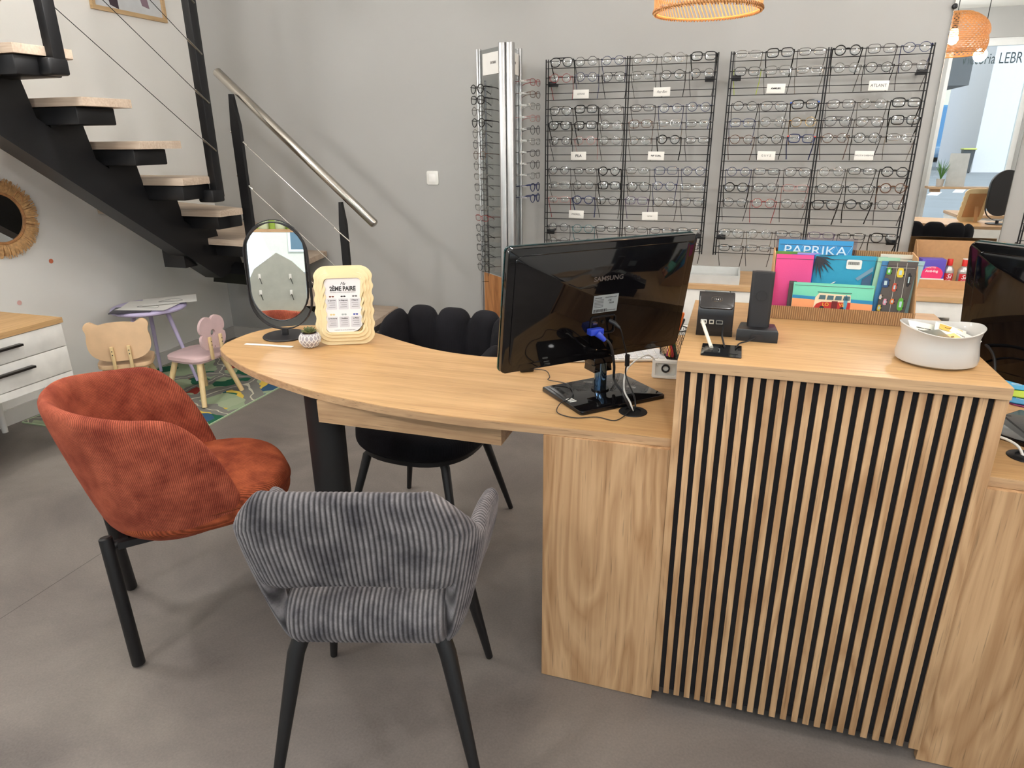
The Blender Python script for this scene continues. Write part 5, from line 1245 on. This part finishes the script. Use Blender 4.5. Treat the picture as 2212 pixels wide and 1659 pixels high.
        shape(p, [(w / 2 - .028, .045), (w / 2 - .006, .045), (w / 2 - .004, .115), (w / 2 - .026, .098)][::1], HD, y, 'printed_cabin')
        shape(p, [(.022 + px, h - .022 + pz) for px, pz in rrect(.036, .024, .004, 3)], WH, y, 'price_label', 1)
        q = MB(); x = .009
        while x < .034: q.box((x, y - .0014, h - .019), (.0012, .0004, .008)); x += .0022
        q.ob('barcode', INK, p)
    pouch('turquoise beach scene pouch with palm and gull in the middle of the box', .208, .352, 1.930, .157, F('pouch_turquoise', (52, 160, 196)), 3, .006, prints=beach)
    pouch('pale green pouch right of the beach scene pouch', .345, .395, 1.922, .157, F('pouch_palegreen', (168, 212, 180)), 2, .006, .01)
    pouch('teal ribbed pouch edge behind the pale green pouch', .340, .372, 1.942, .155, F('pouch_teal', (110, 170, 176)), 2, .004, .008)
    pouch('pale aqua pouch at the right end of the box', .405, .4445, 1.928, .150, F('pouch_aqua', (168, 204, 208)), 2, .007, .018)
    def cars(p, w, h, y):
        LN = M('print_lane', (214, 210, 200), .6)
        for x in (-w * .12, w * .2): MB().box((x + .008, y - .0004, h * .5), (.0008, .0004, h * .96)).ob('printed_lane', LN, p)
        MB().box((.008, y - .0004, h * .90), (w * .98, .0004, .0008)).ob('printed_lane', LN, p)
        for x, z, L_, wd, c_ in ((-.026, .128, .018, .011, (90, 170, 60)), (.0, .125, .024, .016, (226, 200, 60)), (-.028, .098, .024, .016, (44, 74, 120)), (.022, .108, .034, .007, (40, 38, 42)), (-.006, .088, .022, .010, (196, 84, 60)), (-.032, .062, .012, .007, (230, 200, 180)), (-.020, .050, .016, .009, (220, 150, 170)), (-.004, .052, .014, .010, (220, 120, 60)), (.016, .046, .032, .014, (90, 170, 210)), (-.030, .034, .016, .009, (220, 190, 70)), (-.008, .018, .012, .008, (230, 226, 220)), (-.028, .008, .010, .014, (190, 60, 50))):
            o = MB().prism([(x + .003 + px * (.85 if pz > L_ * .2 else 1), z + pz) for px, pz in superell(wd / 2, L_ / 2, 3.4, 20)], 0, .0004, TR(.008 * z / h - .0, y - .0003, 0) @ XZ).ob('printed_car', M('print_car_%d_%d' % (c_[0], c_[1]), c_, .6), p)
            wh = MB()
            for dz in (-.28, .28): wh.prism([(x + .003 + wd * .5 + px, z + dz * L_ + pz) for px, pz in superell(.0018, .0018, 2, 10)], 0, .0009, TR(.008 * z / h, y - .0003, 0) @ XZ)
            wh.ob('printed_wheel', INK, o)
            MB().box((x + .003 + .008 * z / h, y - .0009, z), (wd * .4, .0002, L_ * .45)).ob('printed_window', M('print_glass', (190, 214, 220), .5), o)
    pouch('dark grey pouch printed with colourful cars at the right of the box', .362, .428, 1.898, .152, F('pouch_road', (92, 86, 82)), 3, .007, .014, prints=cars)
    pouch('blue edged pouch just behind the car-printed pouch', .354, .372, 1.908, .150, F('pouch_blue_edge', (70, 130, 180)), 2, .005, .008)
    pouch('black and white patterned pouch peeking out left of the van pouch', .150, .168, 1.892, .092, F('pouch_mono', (92, 84, 84)), 3, .006)
    def van(p, w, h, y):
        shape(p, [(-w / 2, .0), (w / 2, .0), (w / 2, .045), (-w / 2, .052)], M('print_sand', (244, 164, 112), .6), y)
        shape(p, [(-w / 2, .052), (w / 2, .045), (w / 2, .054), (-w / 2, .060)], M('print_sea', (40, 140, 190), .6), y)
        RD = M('print_van_red', (190, 44, 40), .5); CM = M('print_van_cream', (240, 222, 190), .5); GL_ = M('print_van_glass', (80, 110, 120), .4)
        x0_, x1_ = -.042, .044
        shape(p, [(x0_, .030), (x1_, .030), (x1_, .050), (x1_ - .002, .066), (x0_ + .010, .068), (x0_ + .002, .056)], CM, y, 'printed_van_body', 1)
        shape(p, [(x0_, .028), (x1_, .028), (x1_, .047), (x0_ + .018, .046), (x0_ + .006, .040)], RD, y, 'printed_van_side', 2)
        for q in range(4): shape(p, [(x0_ + .010 + q * .019, .052), (x0_ + .026 + q * .019, .052), (x0_ + .026 + q * .019, .063), (x0_ + .012 + q * .019, .063)], GL_, y, 'printed_van_window', 3)
        shape(p, [(.000, .030), (.014, .030), (.014, .049), (.000, .049)], M('print_van_door', (110, 26, 30), .5), y, 'printed_van_door', 3)
        shape(p, [(x1_ - .012 + px, .046 + pz) for px, pz in superell(.0045, .020, 2, 20)], M('print_board_blue', (90, 160, 190), .5), y, 'printed_surfboard', 3)
        MB().box((.004, y - .0012, .0705), (.08, .0005, .0012)).ob('printed_roof_rack', INK, p)
        for q in (x0_ + .020, x1_ - .018): shape(p, [(q + px, .029 + pz) for px, pz in superell(.006, .006, 2, 20)], INK, y, 'printed_wheel', 3)
        text('LO', .012, M('print_yellow', (240, 200, 70), .5), p, (-.014, y - .0022, .0395), (PI / 2, 0, 0)); text('VE', .012, M('print_yellow', (240, 200, 70), .5), p, (.024, y - .0022, .0395), (PI / 2, 0, 0))
    pouch('mint pouch printed with a red camper van lying at the front of the box', .160, .350, 1.878, .092, F('pouch_mint', (126, 220, 190)), 3, .008, prints=van)
    # kraft tray with wipes and sprays on the back worktop
    t = thing('cardboard_tray', 'plain kraft cardboard counter display in front of the wall mirror', 'box', (1.10, 3.94, .6805))
    MB().span(-.20, .20, -.10, -.097, 0, .042).ob('front_wall', KR, t); MB().span(-.20, .20, .087, .09, .003, .215).ob('back_wall', KR, t); MB().span(-.20, .20, -.097, .09, 0, .003).ob('floor_panel', KR, t)
    for x in (-.20, .197): MB().prism([(-.097, .003), (.087, .003), (.087, .215), (.05, .21), (-.097, .042)], x, x + .003, YZ).ob('side_wall', KR, t)
    bx = thing('anti_fog_box', 'purple and pink anti-fog wipes carton in the kraft display', 'box', (.962, 3.895, .6845), math.radians(2))
    MB().box((0, 0, .068), (.108, .07, .136), bev=.001).ob('carton', M('carton_purple', (92, 76, 186), .45), bx)
    MB().prism([(px, .062 + pz) for px, pz in superell(.048, .040, 2, 40)], 0, .0008, TR(0, -.035, 0) @ XZ).ob('pink_disc', M('carton_pink', (240, 62, 120), .45), bx)
    MB().box((0, -.0365, .024), (.112, .002, .036)).ob('white_band', PAPER, bx)
    WT = M('letter_white', (245, 240, 245), .5)
    text('Anti-fog', .017, WT, bx, (-.004, -.0362, .078), bold=.0004); text('LINGETTES', .010, WT, bx, (-.012, -.0362, .096)); text('LINGETTES ANTIBUEE', .0095, INK, bx, (0, -.0380, .024))
    for x, y, cap, lab in ((1.040, 3.89, (214, 40, 40), 'silver spray bottle with an all-red cap beside the purple carton'), (1.104, 3.885, (232, 226, 220), 'silver spray bottle with a white-topped red cap, right of the other')):
        b = thing('spray_bottle', lab, 'bottle', (x, y, .6840), group='silver spray bottles in the kraft display')
        MB().lathe([(.0001, 0), (.024, 0), (.025, .002), (.025, .078), (.024, .086), (.017, .097), (.013, .102), (.013, .106), (.0001, .106)], 32, caps=(False, False)).ob('body', M('bottle_silver', (196, 194, 192), .3, .7), b)
        MB().lathe([(.0001, .1065), (.0125, .1065), (.0125, .136), (.0115, .138), (.0001, .138)], 24, caps=(False, False)).ob('cap', M('cap_red', (214, 44, 40), .4), b)
        if cap[1] > 100: MB().lathe([(.0001, .1385), (.0122, .1385), (.0122, .143), (.0001, .144)], 24, caps=(False, False)).ob('cap_top', WHT, b)
        lb_ = MB(); lb_.grid(lambda u, v: Vector((.0254 * math.sin((u - .5) * 1.7), -.0254 * math.cos((u - .5) * 1.7), .030 + v * .040)), 10, 3); lb_ = lb_.ob('label', M('label_red', (200, 36, 44), .4), b)
        text('Si', .030, WT, lb_, (0, -.0262, .054), sx=1, bold=.0003, shear=.2); text('CLAIR', .008, WT, lb_, (0, -.0262, .036))
    s = thing('spray_carton', 'red and silver carton behind the right monitor in the kraft display', 'box', (1.18, 3.895, .6845))
    MB().box((0, 0, .032), (.085, .05, .064), bev=.001).ob('carton', M('carton_silver', (190, 186, 186), .35, .5), s)
    MB().box((0, -.0256, .024), (.080, .001, .046)).ob('red_panel', M('label_red', (200, 36, 44), .4), s); text('Si', .034, WT, s, (0, -.0265, .032), bold=.0003, shear=.2); text('CLAIR', .010, WT, s, (0, -.0265, .010))
pouch_box()

# ------------------------------------------------------------------ pendants
def pendants():
    RC = M('rattan_stick', (226, 172, 112), .55, var=.12, vscale=80); RD = M('rattan_dark', (170, 118, 70), .6, var=.2, vscale=80)
    cx, cy, zb, r = -.156, 2.6, 1.790, .172; h = .26
    p = thing('pendant_lamp', 'cylindrical rattan-stick pendant lampshade hanging above the racks side of the desk', 'lamp', (cx, cy, zb))
    ringp = lambda rr, z, n=72: [(rr * math.cos(2 * PI * i / n), rr * math.sin(2 * PI * i / n), z) for i in range(n)]
    for z in (.004, .075, h): MB().tube(ringp(r - .002, z), .0042, 6, closed=True).ob('hoop', RC, p)
    st = MB(); n = 84
    for i in range(n):
        a = 2 * PI * i / n; b = a + .20
        st.tube([(r * math.cos(a), r * math.sin(a), -.004), (r * math.cos((a + b) / 2), r * math.sin((a + b) / 2), .036), (r * math.cos(b), r * math.sin(b), .078)], .0021, 5)
        st.tube([(r * math.cos(a), r * math.sin(a), .07), (r * math.cos(a + .06), r * math.sin(a + .06), h)], .0024, 5)
        if i % 2: st.tube([(r * math.cos(a + .1), r * math.sin(a + .1), .07), (r * math.cos(a - .10), r * math.sin(a - .10), h)], .002, 5)
    st = st.ob('cane_sticks', RC, p); st['kind'] = 'stuff'
    tw = MB(); rnd = random.Random(4)
    for zz in (.003, .076):
        for i in range(110):
            a = 2 * PI * i / 110; q = a + .055
            tw.tube([((r + .003) * math.cos(a), (r + .003) * math.sin(a), zz + .007), ((r + .005) * math.cos((a + q) / 2), (r + .005) * math.sin((a + q) / 2), zz), ((r - .006) * math.cos(q), (r - .006) * math.sin(q), zz - .006)], .0017, 4)
    o = tw.ob('cane_binding', RD, p); o['kind'] = 'stuff'
    MB().tube([(0, 0, h), (0, 0, CEIL - zb)], .003, 8).ob('flex', BLK, p)
    sp = MB()
    for k in range(3): a = 2 * PI * k / 3; sp.tube([(0, 0, h), (r * math.cos(a), r * math.sin(a), h)], .002, 6)
    sp.cyl((0, 0, h - .05), (0, 0, h + .01), .018, n=16); sp.ob('lamp_holder', BLK, p)
    BU = M('bulb_glow', (255, 206, 140), .3, emit=14)
    bulb = lambda par, z, e: MB().lathe([(.0001, z - .045), (.016, z - .04), (.028, z - .022), (.030, z - .005), (.024, z + .012), (.013, z + .03), (.0001, z + .032)], 24, caps=(False, False)).ob('bulb', BU, par)
    bulb(p, h - .08, 1)
    def lampo(par, z, e):
        l = bpy.data.lights.new('bulb_lamp', 'POINT'); l.energy = e; l.color = (1, .68, .38); l.shadow_soft_size = .035
        o = bpy.data.objects.new('bulb_lamp', l); C.objects.link(o); o.parent = par; o.location = (0, 0, z)
    lampo(p, h - .13, 3)
    MB().lathe([(.0001, CEIL - zb - .02), (.045, CEIL - zb - .02), (.045, CEIL - zb), (.0001, CEIL - zb)], 24, caps=(False, False)).ob('ceiling_rose', BLK, p)
    # woven dome pendant seen in the wall mirror
    x, y, z0 = 1.372, 2.0, 1.955
    q = thing('pendant_lamp', 'woven rattan dome pendant above the right-hand desk, glowing in the wall mirror', 'lamp', (x, y, z0))
    w = MB(); R_, Hh = .225, .27
    def dome(a, t):
        rr = R_ * (.93 + .07 * math.sin(PI * min(t / .5, 1) / 1) if t < .5 else math.sqrt(max(0.0, 1 - ((t - .5) / .56) ** 2))); return (rr * math.cos(a), rr * math.sin(a), Hh * t)
    for i in range(46):
        for s_ in (1, -1):
            for off in (0, .035): w.tube([dome(2 * PI * i / 46 + off + s_ * t * 1.2, t) for t in [k / 12 for k in range(13)]], .0014, 4)
    for t in [k / 22 for k in range(23)]: w.tube([dome(2 * PI * i / 60, t) for i in range(60)], .0016 if 0 < t < .95 else .004, 4, closed=True)
    o = w.ob('woven_shade', M('rattan_woven', (196, 142, 88), .65, var=.2, vscale=80), q); o['kind'] = 'stuff'
    bulb(q, Hh - .12, 1); lampo(q, Hh - .17, 7)
    MB().tube([(0, 0, Hh - .11), (0, 0, CEIL - z0)], .003, 8).cyl((0, 0, Hh - .10), (0, 0, Hh + .0), .018, n=16).ob('flex', BLK, q)
pendants()

# ------------------------------------------------------------------ shop window and the street behind the camera (seen in the mirrors)
def shopfront():
    yw = YF
    sh = thing('window_shelf', 'narrow oak display shelf across the right shop window, seen in the wall mirror', 'shelf', (2.61, yw + .11, .80))
    MB().span(-.44, .44, -.10, .10, 0, .022).span(-.40, -.30, -.03, .05, -.04, 0).ob('board', OAKE, sh)
    bo = thing('sign_board', 'grey upright display board standing on the right window shelf', 'board', (2.46, yw + .10, .822), math.radians(6))
    MB().box((0, 0, .19), (.20, .006, .38)).ob('panel', M('panel_grey', (186, 188, 186), .6), bo); MB().prism([(-.05, 0), (.03, 0), (0, .2)], .004, .012, XZ).ob('stand', M('panel_cream', (226, 220, 186), .6), bo)
    pl = thing('potted_plant', 'potted green grass plant inside the right shop window', 'plant', (2.30, yw + .12, .822))
    MB().lathe([(.0001, 0), (.035, 0), (.045, .09), (.040, .09), (.0001, .08)], 24, caps=(False, False)).ob('pot', M('pot_stone', (180, 176, 170), .8), pl)
    rnd = random.Random(9); g = MB()
    for i in range(40):
        a = rnd.uniform(0, 6.28); ln = rnd.uniform(.12, .24); g.tube([(0, 0, .08), (.03 * math.cos(a), .03 * math.sin(a), .08 + ln * .6), (.07 * math.cos(a), .07 * math.sin(a), .08 + ln)], [.003, .003, .0004], 4, flat=.3)
    g.ob('leaves', M('leaf_green', (84, 132, 62), .6, var=.2), pl)
    # lettering on the right pane, readable from the street
    L_ = bpy.data.objects['window_3']
    text('Victoria LEBR', .165, M('vinyl_grey', (84, 96, 100), .6), L_, (2.625, yw - .088, 2.225), (PI / 2, 0, 0), sx=.66, ext=.0006)
    # left window: two shelves, sample bottles above, a grey house-shaped peg board below
    for z, lab in ((1.155, 'oak shelf high in the left shop window carrying sample bottles, seen in the oval mirror'), (.50, 'low oak sill shelf in the left shop window, seen in the oval mirror')):
        s = thing('window_shelf', lab, 'shelf', (-1.98, yw + .12, z)); MB().span(-.75, .75, -.10, .10, 0, .022).ob('board', OAKE, s)
    GB = M('poster_green', (176, 206, 84), .6)
    ps = thing('poster_panel', 'lime green backing panel behind the sample bottles in the left window', 'panel', (-1.95, yw + .05, 1.178)); MB().box((0, 0, .13), (.72, .004, .26)).ob('panel', GB, ps)
    for i in range(5):
        b = thing('bottle', ['first', 'second', 'third', 'fourth', 'fifth'][i] + ' frosted sample bottle on the high left window shelf', 'bottle', (-2.22 + .13 * i, yw + .12, 1.178), group='frosted sample bottles')
        MB().lathe([(.0001, 0), (.036, 0), (.040, .01), (.040, .12), (.03, .145), (.014, .155), (.014, .19), (.0001, .19)], 24, caps=(False, False)).ob('glass', M('frosted_glass', (196, 208, 176), .3), b)
        text('Bio', .03, INK, b, (0, .0408, .09), (PI / 2, 0, PI)); text('fruit', .026, INK, b, (0, .0408, .06), (PI / 2, 0, PI))
    pb = thing('peg_board', 'grey house-shaped eyewear board with four white pegs in the left window', 'display', (-2.02, yw + .16, .5225))
    MB().prism([(-.20, 0), (.24, 0), (.24, .30), (.14, .40), (.02, .47), (-.16, .34), (-.20, .26)], -.006, .006, XZ).ob('board', M('board_grey', (176, 178, 168), .7), pb)
    for k, (x, z) in enumerate(((-.12, .28), (.12, .28), (-.12, .15), (.12, .15))):
        MB().box((x, .012, z), (.022, .012, .04), bev=.004).ob('peg', WHT, pb); MB().tube([(x, .014, z - .01), (x + .02, .04, z - .06)], .003, 6).ob('peg_arm', BLKM, pb)
    # white cabinet with a small mirror near the right window
    cb = thing('side_cabinet', 'low white cabinet with an oak top near the right shop window', 'cabinet', (2.36, .75, 0))
    MB().span(-.45, .45, -.22, .22, 0, .70).ob('body', WHT, cb); MB().span(-.46, .46, -.23, .23, .701, .725).ob('top', OAKE, cb)
    # outside
    struct(MB().span(-26, 34, -75, YF - .17, -.25, -.12).ob('street', M('asphalt', (128, 132, 138), .9, var=.08, vscale=1.2)), 'pale asphalt street outside the shop window')
    struct(MB().span(-26, 34, -3.4, YF - .165, -.12, -.02).ob('pavement', M('paving', (176, 174, 170), .85)), 'pale pavement in front of the shop')
    for k in range(7):
        s = thing('road_marking', 'white road dash, ' + ['nearest', 'second', 'third', 'fourth', 'fifth', 'sixth', 'farthest'][k] + ' from the shop in the crossing', 'road marking', (5.2 + k * .9, -14 - k * 1.2, -.12), .3, 'white road dashes')
        MB().box((0, 0, .004), (.25, 1.4, .006)).ob('paint', M('road_paint', (226, 228, 230), .8), s)
    def building(lab, x0, x1, y, dep, h, m_, wins, doors=()):
        b = thing('building', lab, 'building', ((x0 + x1) / 2, y - dep / 2, -.12)); ox, oy = b.location.x, b.location.y
        MB().span(x0 - ox, x1 - ox, -dep / 2, dep / 2, 0, h).ob('wall', m_, b)
        MB().span(x0 - ox - .15, x1 - ox + .15, -dep / 2 - .15, dep / 2 + .15, h, h + .3).ob('roof', M('roof_tile', (176, 120, 96), .8), b)
        for (a, c, z0, z1, nm) in wins:
            f = MB().span(a - ox, c - ox, dep / 2, dep / 2 + .06, z0, z1).ob(nm, M('shutter_blue', (104, 160, 200), .6) if nm == 'door' else FR, b)
            MB().span(a - ox + .1, c - ox - .1, dep / 2 + .061, dep / 2 + .07, z0 + .1, z1 - .1).ob('pane' if nm != 'door' else 'door_panel', M('window_dark', (96, 120, 136), .2) if nm != 'door' else M('door_blue', (84, 140, 190), .5), f)
        return b
    PW_ = M('render_lilac', (222, 220, 228), .85, var=.02); PY = M('render_cream', (228, 222, 204), .85, var=.03)
    building('large plain lilac-white rendered building across the street at the right', 9.6, 24, -27.5, 6, 9.5, PW_, ((14, 15.4, 4, 6.2, 'window'), (18, 19.4, 4, 6.2, 'window')))
    building('pale building with blue double door at the far end of the street', 6, 22, -46, 6, 7, PY, ((10.2, 12.6, 0, 3.4, 'door'), (12.9, 13.7, 1, 3.2, 'window'), (8, 9, 1, 3.2, 'window')))
    building('cream building with a dark awning on the left side of the street', -8, 5.6, -24, 8, 8, PY, ((-5, -3.6, .8, 2.8, 'window'), (-1, .6, 0, 2.6, 'door'), (2.2, 3.6, .8, 2.8, 'window'), (-5, -3.6, 4.4, 6.2, 'window'), (2.2, 3.6, 4.4, 6.2, 'window')))
    aw = thing('awning', 'dark grey folding awning fixed to the cream building', 'awning', (5.75, -25.5, 3.2))
    MB().prism([(-1.6, 0), (1.6, 0), (1.6, 1.6)], 0, 2.2, Matrix(((0, 0, 1, 0), (1, 0, 0, 0), (0, 1, 0, 0), (0, 0, 0, 1)))).ob('fabric', M('awning_grey', (88, 90, 94), .8), aw)
    bn = thing('wheelie_bin', 'dark wheelie bin with a yellow-green lid across the street', 'bin', (9.1, -26.6, -.12))
    MB().lathe([(.22, .05), (.30, .95)], 4, rotm(0, 0, PI / 4)).ob('body', M('bin_grey', (62, 66, 72), .6), bn); MB().box((0, 0, .98), (.50, .52, .06), bev=.02).ob('lid', M('bin_lid', (196, 200, 96), .5), bn)
    for sx in (-1, 1): MB().tube([(sx * .19, -.2, .09), (sx * .24, -.2, .09)], .09, 16).ob('wheel', BLK, bn)
    def car(lab, x, y, rz, col):
        c = thing('car', lab, 'car', (x, y, -.12), rz); m_ = M('car_paint_%d' % col[0], col, .2, coat=.6)
        prof = [(-2.0, .28), (-2.02, .75), (-1.85, .95), (-1.45, 1.02), (-1.0, 1.42), (.45, 1.46), (1.15, 1.0), (1.85, .88), (2.02, .62), (2.0, .28)]
        MB().prism([(v.x, v.y) for v in catmull([(a, b, 0) for a, b in prof], 3)], -.86, .86, XZ, bev=.06).ob('body', m_, c)
        for s_ in (-1, 1):
            MB().prism([(-1.25, 1.02), (-.92, 1.34), (-.15, 1.37), (-.15, 1.02)], 0, .01, TR(0, s_ * .866 + .005, 0) @ XZ).prism([(-.05, 1.02), (-.05, 1.37), (.42, 1.37), (.98, 1.02)], 0, .01, TR(0, s_ * .866 + .005, 0) @ XZ).ob('side_window', M('car_glass', (70, 84, 92), .08), c)
            for wx in (-1.28, 1.28): MB().tube([(wx, s_ * .70, .32), (wx, s_ * .88, .32)], .32, 24).ob('wheel', M('tyre', (30, 30, 32), .8), c)
            MB().box((-1.98, s_ * .68, .78), (.10, .26, .16), bev=.03).ob('tail_light', M('tail_red', (200, 40, 50), .25), c)
        MB().box((-1.32, 0, 1.18), (.03, 1.2, .40), TR(-1.2, 0, 1.2) @ rotm(0, math.radians(42), 0) @ TR(1.3, 0, -1.18)).ob('rear_window', M('car_glass', (70, 84, 92), .08), c)
        return c
    car('white parked car seen through the left shop window in the oval mirror', -3.9, -6.2, math.radians(70), (224, 226, 230))
    car('small blue car parked at the far end of the street', 12.9, -42, math.radians(160), (88, 130, 170))
shopfront()
